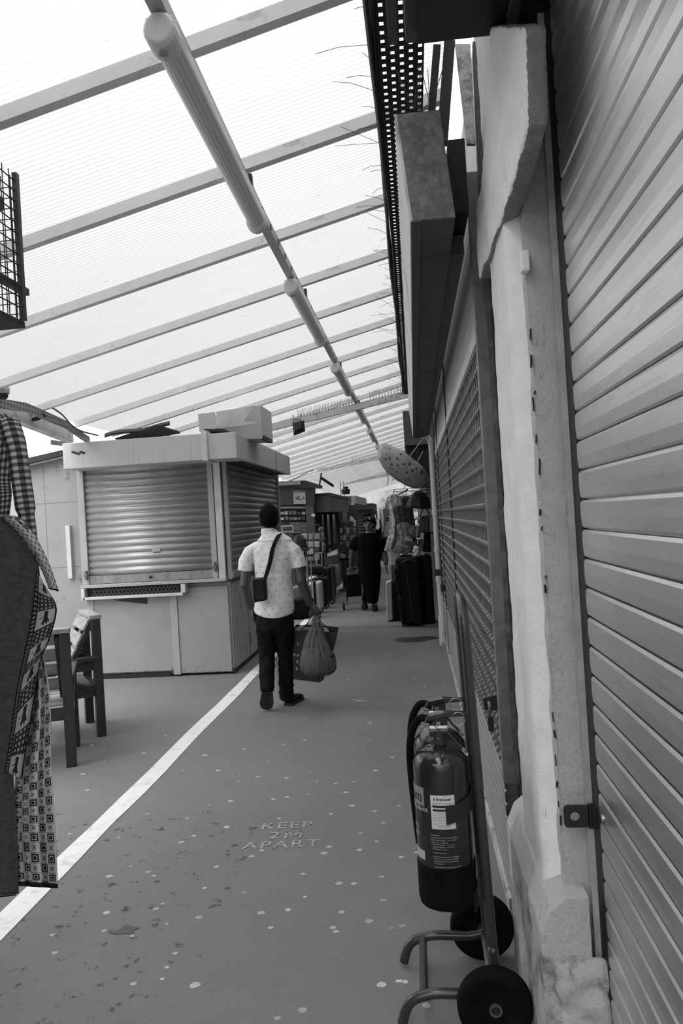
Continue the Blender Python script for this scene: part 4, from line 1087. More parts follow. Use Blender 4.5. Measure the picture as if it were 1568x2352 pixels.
mb = MB(); u = hc + V((.012, .03, .075)); mb.ball(u, (.112, .125, .075), 18, 12); mb.ball(u + V((.05, .07, -.06)), (.07, .07, .08), 12, 8)
mb.lathe([(.094, 0), (.108, .015), (.106, .035), (.09, .045)], hc + V((.0, -.005, .038)), 22, (0, .35, 1))
mb.fused(.008, 3); mb.wrinkle(.008, 30, 30, 60); mb.build('headwrap', M('wrap_black', .008, .8, var=.6, vs=30, spec=.15), wom, smooth=True)
mb = MB(); q_ = at(-.03, .088, .105); mb.ball(q_, (.016, .008, .022), 10, 6); mb.build('wrap_highlight', M('wrap_pale', .3, .6), wom)
mb = MB()
mb.loft([w_(847, 1224), w_(847, 1233), w_(846, 1248), w_(847, 1262), w_(847, 1278), w_(848, 1296), w_(849, 1318)],
        [(.10, .09), (.19, .12), (.205, .17), (.20, .175), (.185, .165), (.20, .17), (.195, .17)], n=26)
mb.loft([w_(849, 1300), w_(849, 1318), w_(852, 1345), w_(855, 1368), w_(857, 1384)], [(.19, .16), (.195, .17), (.155, .165), (.115, .15), (.092, .13)], n=22)
mb.loft([w_(843, 1330, .04), w_(840, 1355, .10), w_(838, 1378, .16)], [(.10, .12), (.075, .11), (.055, .08)], n=18)
mb.loft([w_(822, 1236), w_(814, 1248, .03), w_(809, 1262, .05)], [(.075, .085), (.082, .088), (.075, .082)], n=16)
mb.loft([w_(872, 1237), w_(879, 1251, .02), w_(882, 1266, .02)], [(.075, .085), (.082, .088), (.076, .082)], n=16)
mb.fused(.012, 4); mb.wrinkle(.016, 10, 10, 4, 3.); mb.build('dress', BLACK, wom, smooth=True)
mb = MB().lathe([(.075, 0), (.09, .012), (.075, .02)], w_(847, 1228, -.01), 18, (0, -.35, 1)); mb.build('neckline', M('neck_grey', .02, .8), wom)
shoe(w_(860, 1391, .12) * 1 + V((0, 0, 0)), V((w_(861, 1401).x, YW - .15, .012)), (0, 0, 1), 'shoe', wom)
sw = w_(836, 1378, .2); shoe(V((sw.x, YW + .33, .13)), V((w_(836, 1396).x, YW + .08, .015)), (0, .45, 1), 'shoe', wom)
MB().lathe([(.037, -.012), (.042, 0), (.037, .012)], w_(886, 1295, -.055), 14, (-.05, -.2, -1)).build('wristwatch', M('watch', .015, .3), wom)
# her wheeled shopping bag
st = thing('shopping_trolley', 'black wheeled shopping trolley pulled by the person in the black dress', 'trolley', w_(812, 1398, .35))
YT = YW + .34
quad = [P(*q_, y=YT) for q_ in ((794, 1320), (840, 1316), (843, 1368), (796, 1372))]
MB().prism(quad, (0, .24, 0)).build('bag_body', M('bag_cloth', .0055, .9, var=.4, spec=.1), st, bevel=.02, seg=3)
MB().prism([P(*q_, y=YT + .08) for q_ in ((785, 1322), (795, 1318), (797, 1352), (789, 1350))], (0, .12, 0)).build('side_pocket', M('bag_cloth', .0055, .9, var=.4, spec=.1), st, bevel=.02, seg=3)
MB().prism([P(*q_, y=YT - .01) for q_ in ((795, 1312), (833, 1309), (835, 1317), (796, 1321))], (0, .03, 0)).build('bag_flap_edge', M('edge_pale', .12, .5), st)
MB().tube(smooth_path([P(797, 1380, y=YT + .1), P(795, 1330, y=YT + .05), P(797, 1308, y=YT - .02), P(815, 1304, y=YT - .05), P(832, 1303, y=YT - .02), P(836, 1312, y=YT)], 5), .011, 8).build('handle_frame', M('black_gloss', .02, .25), st)
for px, py, yy in ((789, 1388, YT + .02), (834, 1382, YT + .05)):
    c_ = P(px, py, y=yy); r_ = .078 if px < 800 else .07; c_.z = r_
    wl = MB().lathe([(r_ - .02, -.018), (r_, -.014), (r_, .014), (r_ - .02, .018)], c_, 24, (1, .15, 0)).build('wheel', M('tyre_dark', .02, .7), st)
    MB().lathe([(.03, -.022), (.03, .022)], c_, 14, (1, .15, 0)).build('hub', M('hub_grey', .08, .5), wl)
MB().cyl(P(790, 1388, y=YT + .03), P(834, 1382, y=YT + .06), .008).build('axle', M('steel_dull', .2, .3, .7), st)
MB().bar(P(796, 1371, y=YT + .05), P(797, 1389, y=YT + .04), .02, .02).build('frame_leg', BLK, st)

# ---- distant man from behind
YD = 28.7
def d_(px, py, dy=0.): return P(px, py, y=YD + dy)
fm = thing('person', 'distant person in dark clothes seen from behind, walking away past the stalls', 'person', (-1.06, 28.7, 0))
mb = MB(); head(mb, d_(880, 1202), (0, 1, 0), .88)
mb.loft([d_(880, 1205), d_(880, 1213)], [.05, .06], n=10)
mb.loft([d_(895, 1222), d_(899, 1236), d_(900, 1248)], [.05, .045, .035], n=10); hand_open(mb, d_(900, 1252), (0, 0, -1), (0, 1, 0), .9)
mb.loft([d_(866, 1222), d_(862, 1236), d_(862, 1248)], [.05, .045, .035], n=10); hand_open(mb, d_(862, 1252), (0, 0, -1), (0, -1, 0), .9)
mb.loft([d_(880, 1212), d_(880, 1225), d_(880, 1250)], [(.15, .09), (.17, .1), (.14, .1)], n=14)
mb.fused(.014, 2).build('body', SKIN, fm, smooth=True)
MB().ball(d_(880, 1200), (.085, .095, .085), 14, 10).build('hair', HAIR, fm, smooth=True)
mb = MB().loft([d_(880, 1210), d_(880, 1216), d_(880, 1230), d_(881, 1250)], [(.09, .08), (.20, .12), (.21, .13), (.19, .13)], n=18)
mb.loft([d_(868, 1217), d_(864, 1232), d_(863, 1246)], [.08, .07, .06], n=12); mb.loft([d_(892, 1217), d_(897, 1232), d_(899, 1244)], [.08, .07, .06], n=12)
mb.fused(.016, 3).build('top', BLACK, fm, smooth=True)
mb = MB().loft([d_(880, 1246), d_(880, 1256)], [(.18, .13), (.16, .12)], n=14); mb.loft([d_(885, 1254), d_(888, 1268, .1), d_(889, 1280, .05)], [.09, .075, .06], n=12); mb.loft([d_(874, 1254), d_(873, 1268, .1), d_(873, 1282, .3)], [.09, .075, .06], n=12)
mb.fused(.016, 3).build('trousers', BLACK, fm, smooth=True)
shoe(V((d_(889, 1280).x, YD + .0, .02)), V((d_(889, 1280).x, YD + .25, .0)), (0, 0, 1), 'shoe', fm); shoe(V((d_(873, 1282).x, YD + .3, .0)), V((d_(873, 1282).x, YD + .55, .0)), (0, 0, 1), 'shoe', fm)
# ================================================================== FIRE EXTINGUISHERS ON THEIR TROLLEY
RED = M('extinguisher_red', .020, .14, var=.04, spec=.5)
TUB = M('trolley_red', .035, .25, var=.1, spec=.45)
RUB = M('rubber_black', .004, .8, var=.4, spec=.12)
LBL = M('label_white', .60, .5, var=.03)
INK = M('ink_black', .01, .6)
PRN = M('print_white', .42, .5)
BRASS = M('valve_metal', .30, .25, .8)
RE = .0905
def cyl_text(mb, txt, size, c, th, z, r, align='CENTER', bold=0.):
    q_ = text_mb(txt, size, bold, .0002, align)
    for v_ in q_.v:
        a = th + v_.x / r
        mb.v.append(V((c.x + math.sin(a) * (r + v_.z), c.y - math.cos(a) * (r + v_.z), z + v_.y)))
    k = len(mb.v) - len(q_.v); mb.f += [tuple(i + k for i in f) for f in q_.f]
def cyl_patch(mb, c, a0, a1, z0, z1, r, th=.0008, n=14):
    for i in range(n):
        a, b = a0 + (a1 - a0) * i / n, a0 + (a1 - a0) * (i + 1) / n
        pts = [V((c.x + math.sin(q_) * rr, c.y - math.cos(q_) * rr, z)) for q_ in (a, b) for rr in (r - .002, r + th) for z in (z0, z1)]
        mb.add(pts, [(0, 1, 3, 2), (4, 6, 7, 5), (0, 4, 5, 1), (2, 3, 7, 6), (0, 2, 6, 4), (1, 5, 7, 3)])
    return mb
YA = 2.52
c1 = P(1022, 1900, y=YA); c1.x = P(1020, 1900, y=YA).x
def zpx(px, py): return P(px, py, y=YA).z
zb = zpx(1040, 2062); zs = zpx(1020, 1752) ; zt = zpx(1018, 1712)
def extinguisher(c, lab, grp):
    o = thing('fire_extinguisher', lab, 'fire extinguisher', (c.x, c.y, zb), grp)
    prof = [(.02, zb), (RE - .02, zb + .002), (RE - .003, zb + .02), (RE, zb + .04)]
    prof += [(RE, zs)]
    for i in range(1, 9):
        a = PI / 2 * i / 8; prof.append((RE * .28 + RE * .72 * math.cos(a), zs + (zt - zs) * math.sin(a)))
    prof += [(.02, zt + .004), (.02, zt + .03)]
    MB().lathe(prof, (c.x, c.y, 0), 48).build('cylinder', RED, o, smooth=True)
    MB().lathe([(RE - .02, zb - .004), (RE, zb + .0), (RE + .004, zb + .02), (RE + .0035, zb + .132), (RE + .001, zb + .134)], (c.x, c.y, 0), 40).build('base_boot', RUB, o, smooth=False)
    vz = zt + .02
    MB().lathe([(.026, vz - .012), (.026, vz + .004), (.019, vz + .006), (.019, vz + .03), (.014, vz + .045)], (c.x, c.y, 0), 18).build('neck_ring', M('neck_dark', .03, .4), o)
    mb = MB(); mb.loft([(c.x - .03, c.y, vz + .035), (c.x + .03, c.y, vz + .035)], [(.016, .018), (.016, .018)], n=12); mb.loft([(c.x, c.y, vz + .01), (c.x, c.y, vz + .06)], [.017, .013], n=12)
    mb.build('valve_body', BRASS, o, bevel=.002)
    mb = MB().lathe([(.004, 0), (.022, .0), (.022, .014), (.014, .02)], (c.x - .052, c.y - .02, vz + .03), 18, (.8, .4, 0)); mb.build('pressure_gauge', M('gauge_metal', .32, .3, .5), o, bevel=.001)
    hz = vz + .058
    MB().prism([(c.x - .045, c.y - .013, hz + .0), (c.x - .03, c.y - .013, hz + .026), (c.x + .02, c.y - .013, hz + .034), (c.x + .10, c.y - .013, hz + .028), (c.x + .10, c.y - .013, hz + .018), (c.x + .02, c.y - .013, hz + .014)], (0, .026, 0)).build('top_lever', RED, o, bevel=.004)
    mb = MB().bar((c.x + .005, c.y, hz - .005), (c.x + .085, c.y - .012, hz - .10), .024, .006, (1, 0, .6)); mb.build('carry_handle', M('handle_black', .018, .35), o, bevel=.002)
    MB().bar((c.x + .072, c.y - .011, hz - .085), (c.x + .088, c.y - .013, hz - .106), .022, .0075, (1, 0, .6)).build('handle_tip', M('tip_pale', .4, .5), o)
    mb = MB().box(c.x - .012, c.x + .03, c.y - .011, c.y + .011, hz - .02, hz + .014); mb.build('lever_pivot', INK, o)
    ring = [(c.x + .065 + .022 * math.cos(2 * PI * k / 18), c.y - .018, hz + .012 + .02 * math.sin(2 * PI * k / 18)) for k in range(18)]
    MB().tube(ring, .002, 6, True).build('pin_ring', M('ring_steel', .5, .2, .9), o)
    ring = [(c.x - .028 + .034 * math.cos(2 * PI * k / 22), c.y - .03 - .01 * math.sin(2 * PI * k / 22), vz + .015 + .045 * math.sin(2 * PI * k / 22)) for k in range(22)]
    MB().tube(ring, .0016, 6, True).build('safety_tie', M('tie_dark', .05, .5), o)
    MB().tube(smooth_path([(c.x - .02, c.y + .0, hz + .005), (c.x - .06, c.y + .02, hz + .006), (c.x - .092, c.y + .03, vz + .0), (c.x - .098, c.y + .05, zs - .05), (c.x - .085, c.y + .075, zb + .15)], 8), .0125, 10).build('discharge_hose', RUB, o, smooth=True)
    return o
E1 = extinguisher(c1, 'nearest red fire extinguisher on the trolley, white paper label facing the camera', None)
c2 = V((c1.x + .002, c1.y + .19, 0))
E2 = extinguisher(c2, 'second red fire extinguisher on the trolley, mostly hidden behind the labelled one', None)
# printed labels on the near one
def ang(px): return math.asin(max(-.999, min(.999, (px - 1019.5) / 65.5))) - .02
z_ = lambda py, px=1018: zpx(px, py)
mb = cyl_patch(MB(), c1, ang(992), ang(1046), z_(1879), z_(1804), RE); lb = mb.build('paper_label', LBL, E1)
mb = MB(); cyl_text(mb, 'FireCover', .0115, c1, ang(1022), z_(1813), RE + .001, bold=.0004); cyl_text(mb, 'FIRE EXTINGUISHER MAINTENANCE RECORD', .0032, c1, ang(1019), z_(1822), RE + .001)
for y0, y1 in ((1826, 1831), (1834.5, 1839)): cyl_patch(mb, c1, ang(996), ang(1043), z_(y1), z_(y0), RE + .001, .0004)
mb.ball(V((c1.x + math.sin(ang(1000)) * RE, c1.y - math.cos(ang(1000)) * (RE + .001), z_(1813))), (.002, .001, .005), 8, 6)
for k in range(9): cyl_patch(mb, c1, ang(995), ang(1044), z_(1842 + k * 3.3) - .0002, z_(1842 + k * 3.3) + .0002, RE + .001, .0002)
cyl_text(mb, 'This appliance has been serviced', .0034, c1, ang(1020), z_(1871), RE + .001); cyl_text(mb, 'in accordance with BS 5306', .0034, c1, ang(1020), z_(1874.5), RE + .001)
mb.build('label_print', INK, lb)
mb = cyl_patch(MB(), c1, -1.75, ang(977), z_(1834, 960), z_(1793, 960), RE); gb = mb.build('grey_label', M('label_grey', .22, .5), E1)
mb = MB(); cyl_text(mb, 'Foam', .05, c1, -1.42, z_(1815, 965), RE + .001, bold=.001); mb.build('label_print', INK, gb)
mb = MB()
cyl_text(mb, 'FIRE EXTINGUISHER', .017, c1, ang(974) - .62, z_(1842, 965), RE + .0004)
for k, (l, py) in enumerate((('MODEL: F6WMC', 1893), ('MANUFACTURED ACCORDING TO BS EN3-7', 1898.5), ('EXTINGUISHER MEDIUM    WET CHEMICAL', 1904), ('PROPELLANT    NITROGEN', 1909), ('TEMPERATURE RANGE    +5 C to +60 C', 1914), ('WORKING PRESSURE    12 BAR (+20 C)', 1919), ('TEST PRESSURE    24 BAR', 1924),
    ('RECHARGE AFTER USE', 1932), ('THIS EXTINGUISHER SHOULD BE SERVICED', 1941), ('AT LEAST ONCE A YEAR BY A QUALIFIED', 1946), ('COMPETENT PERSON IN ACCORDANCE', 1951), ('WITH BS 5306', 1956), ('RECHARGING SHOULD BE CARRIED OUT TO', 1964), ('BS 6643 PART 1 ONLY USING COMPONENTS', 1969), ('RECOMMENDED', 1974))):
    cyl_text(mb, l, .0043, c1, ang(987 + k * .5), z_(py), RE + .0004, 'LEFT')
for k, py in enumerate((1882, 1887, 1896, 1901, 1906)): cyl_text(mb, 'extinguish the fire', .005, c1, ang(975) - .52, z_(py, 965), RE + .0004)
cyl_text(mb, 'CE', .017, c1, ang(1001), z_(1985), RE + .0004); cyl_text(mb, '0036', .0065, c1, ang(1002), z_(1993), RE + .0004)
cyl_text(mb, 'EN3', .0075, c1, ang(1046), z_(1992), RE + .0004, bold=.0003); cyl_text(mb, 'KM 577677', .003, c1, ang(1020), z_(1995), RE + .0004)
for a, b in (((1038, 1988), (1053, 1988)), ((1038, 1997), (1053, 1997))): cyl_patch(mb, c1, ang(a[0]), ang(b[0]), z_(a[1]) - .0004, z_(a[1]) + .0004, RE, .0006, 5)
for px in (1038, 1053): cyl_patch(mb, c1, ang(px) - .005, ang(px) + .005, z_(1997), z_(1988), RE, .0006, 2)
cyl_patch(mb, c1, ang(1038), ang(1044), z_(1986), z_(1981), RE, .0006, 3)
hp = [(1019.5, 1990), (1014, 1983), (1015.5, 1979), (1019.5, 1982), (1023.5, 1979), (1025, 1983)]
def onc(px, py): a = ang(px); return V((c1.x + math.sin(a) * (RE + .0005), c1.y - math.cos(a) * (RE + .0005), z_(py)))
mb.tube([onc(*q_) for q_ in hp], .0006, 5, True); mb.tube([onc(1014, 1984), onc(1019.5, 1981), onc(1025, 1984)], .0005, 5)
cyl_text(mb, 'LEDGE', .014, c1, ang(978) - .28, z_(1980, 970), RE + .0004, bold=.0006); cyl_patch(mb, c1, -1.6, ang(981), z_(1992, 970), z_(1988, 970), RE, .0006)
cyl_patch(mb, c1, -1.45, ang(972), z_(1956, 965), z_(1936, 965), RE, .0006)
mb.build('body_print', PRN, E1)
# trolley
TR = thing('extinguisher_trolley', 'tubular two-wheeled trolley carrying the fire extinguishers at lower right', 'trolley', (.14, 2.6, 0))
y1, y2 = 2.50, 2.80
b1 = P(1122, 2228, y=2.62); topz = P(1048, 1378, y=2.62)
xb, xt = b1.x + .012, topz.x + .012
lean = lambda z: xb + (xt - xb) * (z - .12) / (topz.z - .12)
pts = [V((lean(z), y1, z)) for z in (.10, .5, .9, topz.z - .10)] + [V((lean(topz.z - .03), y1 + .03, topz.z - .03)), V((lean(topz.z), y1 + .10, topz.z)), V((lean(topz.z), y2 - .10, topz.z)), V((lean(topz.z - .03), y2 - .03, topz.z - .03))] + [V((lean(z), y2, z)) for z in (topz.z - .10, .9, .5, .10)]
MB().loft(smooth_path(pts, 5), .0165, n=14).build('upright_loop', TUB, TR, smooth=True)
f1 = P(917, 2245, z=0); f2 = P(905, 2380, z=0)
def toe(y, xf, nm):
    pts = [V((lean(.26), y, .26)), V((lean(.15), y, .14)), V((lean(.12) - .05, y, .112)), V((.06, y, .112)), V((xf + .10, y, .112)), V((xf + .03, y, .085)), V((xf, y, .018))]
    MB().loft(smooth_path(pts, 6), .0165, n=12).build(nm, TUB, TR, smooth=True)
xf = -.135
toe(y1 - .02, xf, 'toe_tube'); toe(y2 + .02, xf - .0, 'toe_tube')
MB().cyl((xf + .075, y1 - .02, .106), (xf + .075, y2 + .02, .106), .0145, n=12).build('cross_tube', TUB, TR, smooth=False)
MB().cyl((.158, 2.40, .115), (.158, 2.90, .115), .010, n=10).build('axle', M('steel_dull', .2, .3, .7), TR)
for yw in (2.415, 2.875):
    w = MB().lathe([(.03, -.022), (.075, -.020), (.082, -.026), (.106, -.027), (.115, -.018), (.1165, -.008), (.114, -.006), (.1165, -.004), (.1165, .004), (.114, .006), (.1165, .008), (.115, .018), (.106, .027), (.082, .026), (.03, .022)], (.158, yw, .1165), 48, (0, 1, 0)).build('wheel', RUB, TR, smooth=True)
    MB().lathe([(.013, -.008), (.013, -.03), (.020, -.03), (.020, -.008)], (.158, yw, .1165), 20, (0, 1, 0)).build('hub_ring', M('hub_grey2', .07, .5), w)
    MB().lathe([(.012, -.02), (.010, -.028), (.0, -.028)], (.158, yw, .1165), 12, (0, 1, 0)).build('hub_cap', INK, w)
    mb = MB()
    for k in range(5):
        a = 2 * PI * k / 5; mb.bar((.158 + math.cos(a) * .022, yw - .022, .1165 + math.sin(a) * .022), (.158 + math.cos(a) * .07, yw - .021, .1165 + math.sin(a) * .07), .006, .008, (0, 1, 0))
    mb.build('wheel_spokes', RUB, w)
for nm, za, zb_, a0, cc in (('clamp_band', z_(1868), z_(1830), .06, c1), ('base_band', z_(2078), z_(2035), .98, c1), ('clamp_band', z_(1868), z_(1830), .06, c2)):
    mb = MB(); n = 16
    for i in range(n):
        a, b = a0 + (2.3 - a0) * i / n, a0 + (2.3 - a0) * (i + 1) / n
        rise = lambda q_: .022 * (q_ - a0)
        pts = [V((cc.x + math.sin(q_) * rr, cc.y - math.cos(q_) * rr, z + rise(q_))) for q_ in (a, b) for rr in (RE + .004, RE + .007) for z in (za, zb_)]
        mb.add(pts, [(0, 1, 3, 2), (4, 6, 7, 5), (0, 4, 5, 1), (2, 3, 7, 6), (0, 2, 6, 4), (1, 5, 7, 3)])
    mb.build(nm, M('band_dark', .018, .5, spec=.3), TR)
MB().lathe([(.005, 0), (.005, .003)], P(1091, 1772, y=y1 - .017), 10, (0, -1, 0)).build('bolt_hole', INK, TR)

# ================================================================== WOODEN CHAIRS
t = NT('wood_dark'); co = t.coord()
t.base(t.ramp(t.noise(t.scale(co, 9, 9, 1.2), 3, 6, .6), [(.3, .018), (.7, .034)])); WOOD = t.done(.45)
WOODL = M('wood_lit', .28, .5, var=.35, vs=5, stretch=(1, 8, 8))  # light on the slats and top rail, put into a paler wood colour
def chair(label, loc, rz):
    o = thing('wooden_chair', label, 'chair', (0, 0, 0), 'slatted wooden chairs by the kiosk')
    W2 = .27
    for sx in (-1, 1):
        MB().box(sx * W2 - .035, sx * W2 + .035, -.035, .035, 0, .95).build('leg', WOOD, o, bevel=.004)
        MB().box(sx * W2 - .035, sx * W2 + .035, -.56, -.49, 0, .62).build('leg', WOOD, o, bevel=.004)
        MB().box(sx * W2 - .045, sx * W2 + .045, -.60, .03, .62, .65).build('armrest', WOOD, o, bevel=.004)
        MB().box(sx * W2 - .02, sx * W2 + .02, -.50, .02, .54, .61).build('arm_rail', WOOD, o, bevel=.003)
        MB().box(sx * W2 - .02, sx * W2 + .02, -.52, .02, .33, .42).build('seat_rail', WOOD, o, bevel=.003)
        MB().bar((sx * W2 * .84, -.30, .42), (sx * W2 * .84, -.02, .93), .035, .06, (1, 0, 0)).build('back_post', WOOD, o, bevel=.003)
        MB().bar((sx * W2, -.46, .58), (sx * W2, -.04, .38), .03, .06, (1, 0, 0)).build('brace', WOOD, o, bevel=.003)
    MB().box(-W2 - .04, W2 + .04, -.05, .045, .95, .985).build('top_rail', WOODL, o, bevel=.006)
    for k in range(4):
        a = k / 4; y = -.035 - .235 * a; z = .905 - .115 * k
        MB().bar((-W2 * .96, y - .035, z), (W2 * .96, y - .035, z), .020, .10, (0, .48, .88)).build('back_slat', WOODL, o, bevel=.004)
    for k in range(4): MB().box(-W2 + .03, W2 - .03, -.54 + k * .125, -.435 + k * .125, .42, .442).build('seat_slat', WOODL, o, bevel=.004)
    MB().box(-W2 + .03, W2 - .03, -.03, .0, .33, .42).build('back_rail', WOOD, o, bevel=.003)
    MB().box(-W2 + .03, W2 - .03, -.54, -.51, .33, .42).build('front_rail', WOOD, o, bevel=.003)
    o.location = V(loc); o.rotation_euler = (0, 0, rz); return o
# a chair faces its local -Y; the post that shows is at local (-W2, 0) or (W2, 0)
k1 = P(238, 1692, z=0); k1 = V((k1.x - .03, k1.y + .03, 0))
def chair_at(label, corner, w):
    """w: direction of the chair's width, starting from the visible rear post"""
    w = V((w[0], w[1], 0)).normalized()
    # local +X mapped to w gives facing -Y' ; pick the mirror so that the chair faces left
    for s in (1, -1):
        rz = math.atan2(w.y * s, w.x * s); f = Matrix.Rotation(rz, 3, 'Z') @ V((0, -1, 0))
        if f.x < 0:
            return chair(label, V((corner.x, corner.y, 0)) + w * .27, rz)
chair_at('slatted wooden armchair with its pale backrest slats in view, next to the kiosk', k1, (-.55, .84))
k2 = P(170, 1762, z=0); k2 = V((k2.x - .03, k2.y + .03, 0))
chair_at('slatted wooden armchair turned away, nearest one beside the hanging kaftan', k2, (-.93, -.37))

# ================================================================== HANGING CLOTHES AT THE LEFT EDGE
YC = 2.42
def uvn(t):
    return t.sep(t.coord('UV'))
def tile(t, s, n): 
    f = t.math('MULTIPLY', s, n); return t.math('SUBTRACT', t.math('FRACT', f), .5), t.math('FLOOR', f)
t = NT('square_print'); uv = uvn(t)
fx, ix = tile(t, uv[0], 5.); fy, iy = tile(t, uv[1], 26.)
ax_, ay_ = t.math('ABSOLUTE', fx), t.math('ABSOLUTE', fy); mxx = t.math('MAXIMUM', ax_, ay_)
par = t.math('MODULO', t.math('ADD', ix, iy), 2.)
sq = t.math('SUBTRACT', t.math('LESS_THAN', mxx, .40), t.math('MULTIPLY', t.math('LESS_THAN', mxx, .26), t.math('GREATER_THAN', mxx, .18)))
cross = t.math('MULTIPLY', t.math('LESS_THAN', t.math('ABSOLUTE', t.math('SUBTRACT', ax_, ay_)), .055), t.math('LESS_THAN', mxx, .22))
dots = t.math('MULTIPLY', t.math('GREATER_THAN', ay_, .455), t.math('GREATER_THAN', t.math('FRACT', t.math('MULTIPLY', uv[0], 60.)), .5))
ink = t.math('MAXIMUM', t.math('ADD', t.math('MULTIPLY', par, cross), t.math('MULTIPLY', t.math('SUBTRACT', 1., par), sq)), dots)
hem = t.math('GREATER_THAN', uv[1], .972)
t.base(t.mix(t.math('MAXIMUM', ink, hem), .42, .018)); PRINT = t.done(.9, 0, .1)
t = NT('kaftan_grey'); co = t.coord()
t.base(t.ramp(t.noise(co, 60, 6, .7), [(.3, .035), (.7, .07)])); KGREY = t.done(.95, 0, .05)
t = NT('picture_border'); uv = uvn(t)
fy, iy = tile(t, uv[1], 11.); fx, ix = tile(t, uv[0], 1.)
edge = t.math('LESS_THAN', uv[0], .24)
ef = t.math('LESS_THAN', t.math('MAXIMUM', t.math('ABSOLUTE', t.math('SUBTRACT', t.math('MULTIPLY', uv[0], 4.2), .5)), t.math('ABSOLUTE', tile(t, uv[1], 52.)[0])), .26)
par = t.math('MODULO', iy, 2.)
g1_ = t.math('MULTIPLY', t.math('LESS_THAN', t.math('ABSOLUTE', tile(t, uv[0], 6.)[0]), .22), t.math('LESS_THAN', t.math('ABSOLUTE', tile(t, uv[1], 50.)[0]), .22))
bx = t.math('SUBTRACT', uv[0], .60)
abx = t.math('ABSOLUTE', bx)
def within(v, lo, hi): return t.math('MULTIPLY', t.math('GREATER_THAN', v, lo), t.math('LESS_THAN', v, hi))
torso = t.math('MULTIPLY', t.math('LESS_THAN', abx, .075), within(fy, -.30, .03))
skirt = t.math('MULTIPLY', t.math('LESS_THAN', abx, t.math('MULTIPLY_ADD', fy, .28, .075)), within(fy, .0, .30))
legs = t.math('MULTIPLY', t.math('LESS_THAN', t.math('ABSOLUTE', t.math('SUBTRACT', abx, .055)), .024), within(fy, .29, .43))
body = t.math('MAXIMUM', t.math('MAXIMUM', torso, skirt), legs)
hd = t.math('LESS_THAN', t.math('ADD', t.math('POWER', t.math('MULTIPLY', bx, 11.), 2), t.math('POWER', t.math('MULTIPLY', t.math('ADD', fy, .36), 12.), 2)), 1.)
arm = t.math('LESS_THAN', t.math('ABSOLUTE', t.math('ADD', fy, t.math('ADD', .16, t.math('MULTIPLY', bx, .5)))), .03); arm = t.math('MULTIPLY', arm, t.math('MULTIPLY', t.math('LESS_THAN', bx, .02), t.math('GREATER_THAN', bx, -.22)))
fig = t.math('MAXIMUM', t.math('MAXIMUM', body, hd), arm)
cA = t.mix(fig, .34, .02); cB = t.mix(g1_, .03, .28)
c = t.mix(par, cA, cB); c = t.mix(edge, c, t.mix(ef, .012, .16)); c = t.mix(t.math('GREATER_THAN', uv[0], .93), c, .012)
t.base(c); BORDER = t.done(.9, 0, .1)
t = NT('plaid'); uv = uvn(t)
px_ = t.math('SINE', t.math('MULTIPLY', uv[0], 2 * PI * 9)); py_ = t.math('SINE', t.math('MULTIPLY', uv[1], 2 * PI * 24))
s1 = t.ramp(t.math('MULTIPLY_ADD', px_, .5, .5), [(.4, .25), (.6, 1)]); s2 = t.ramp(t.math('MULTIPLY_ADD', py_, .5, .5), [(.4, .25), (.6, 1)])
mm = t.n('ShaderNodeMix', data_type='RGBA', blend_type='MULTIPLY'); mm.inputs[0].default_value = 1; t.l(s1, mm.inputs[6]); t.l(s2, mm.inputs[7])
t.base(t.math('MULTIPLY', mm.outputs[2], .45)); PLAID = t.done(.9, 0, .1)
def sheet(left, right, yc, folds, amp, name, mat, parent, nu=24, nv=70, th=.004, ph=0.):
    Lp, Rp = [V(q_) for q_ in left], [V(q_) for q_ in right]
    def samp(pl, v):
        ys = [q_[1] for q_ in pl]; yv = v
        k = v * (len(pl) - 1); i = min(int(k), len(pl) - 2); return pl[i].lerp(pl[i + 1], k - i)
    Lp = [V((q_[0], q_[1], 0)) for q_ in left]; Rp = [V((q_[0], q_[1], 0)) for q_ in right]
    Ls = smooth_path(Lp, 4) if len(Lp) > 2 else Lp; Rs = smooth_path(Rp, 4) if len(Rp) > 2 else Rp
    def fn(u, v):
        q_ = samp(Ls, v).lerp(samp(Rs, v), u)
        d = amp * (.35 + v) * math.sin(u * folds * 2 * PI + ph + 1.5 * math.sin(v * 2.5)) + .02 * math.sin(u * PI) * -1
        return P(q_.x, q_.y, y=yc + d)
    return MB().grid(fn, nu, nv).build(name, mat, parent, smooth=True, thick=th)
kf = thing('kaftan', 'long dark grey kaftan with a picture border and square print sleeve, hanging at left', 'dress', P(20, 1190, y=YC))
sheet([(-70, 1190), (-80, 1400), (-90, 1700), (-90, 1900), (-90, 2062)], [(30, 1196), (88, 1290), (82, 1420), (72, 1530), (50, 1660), (30, 1760), (36, 1860), (40, 1960), (42, 2052)], YC, 1.2, .012, 'front_panel', KGREY, kf, ph=.6)
sheet([(84, 1310), (72, 1420), (52, 1520), (38, 1590), (24, 1690), (12, 1770)], [(112, 1362), (130, 1400), (112, 1470), (92, 1520), (72, 1640), (48, 1790)], YC - .008, .8, .006, 'picture_border', BORDER, kf, nu=14)
sheet([(8, 1190), (52, 1235), (92, 1300), (113, 1352)], [(40, 1190), (76, 1225), (110, 1290), (134, 1358)], YC - .016, .5, .004, 'sleeve', PRINT, kf, nu=10, nv=30)
sheet([(-20, 1186), (30, 1200), (60, 1240), (85, 1290)], [(0, 1184), (45, 1190), (80, 1232), (95, 1290)], YC - .012, .5, .004, 'shoulder_trim', BORDER, kf, nu=8, nv=30)
dr = thing('print_dress', 'pale dress printed with dark squares hanging below the kaftan border', 'dress', P(90, 1500, y=YC + .06))
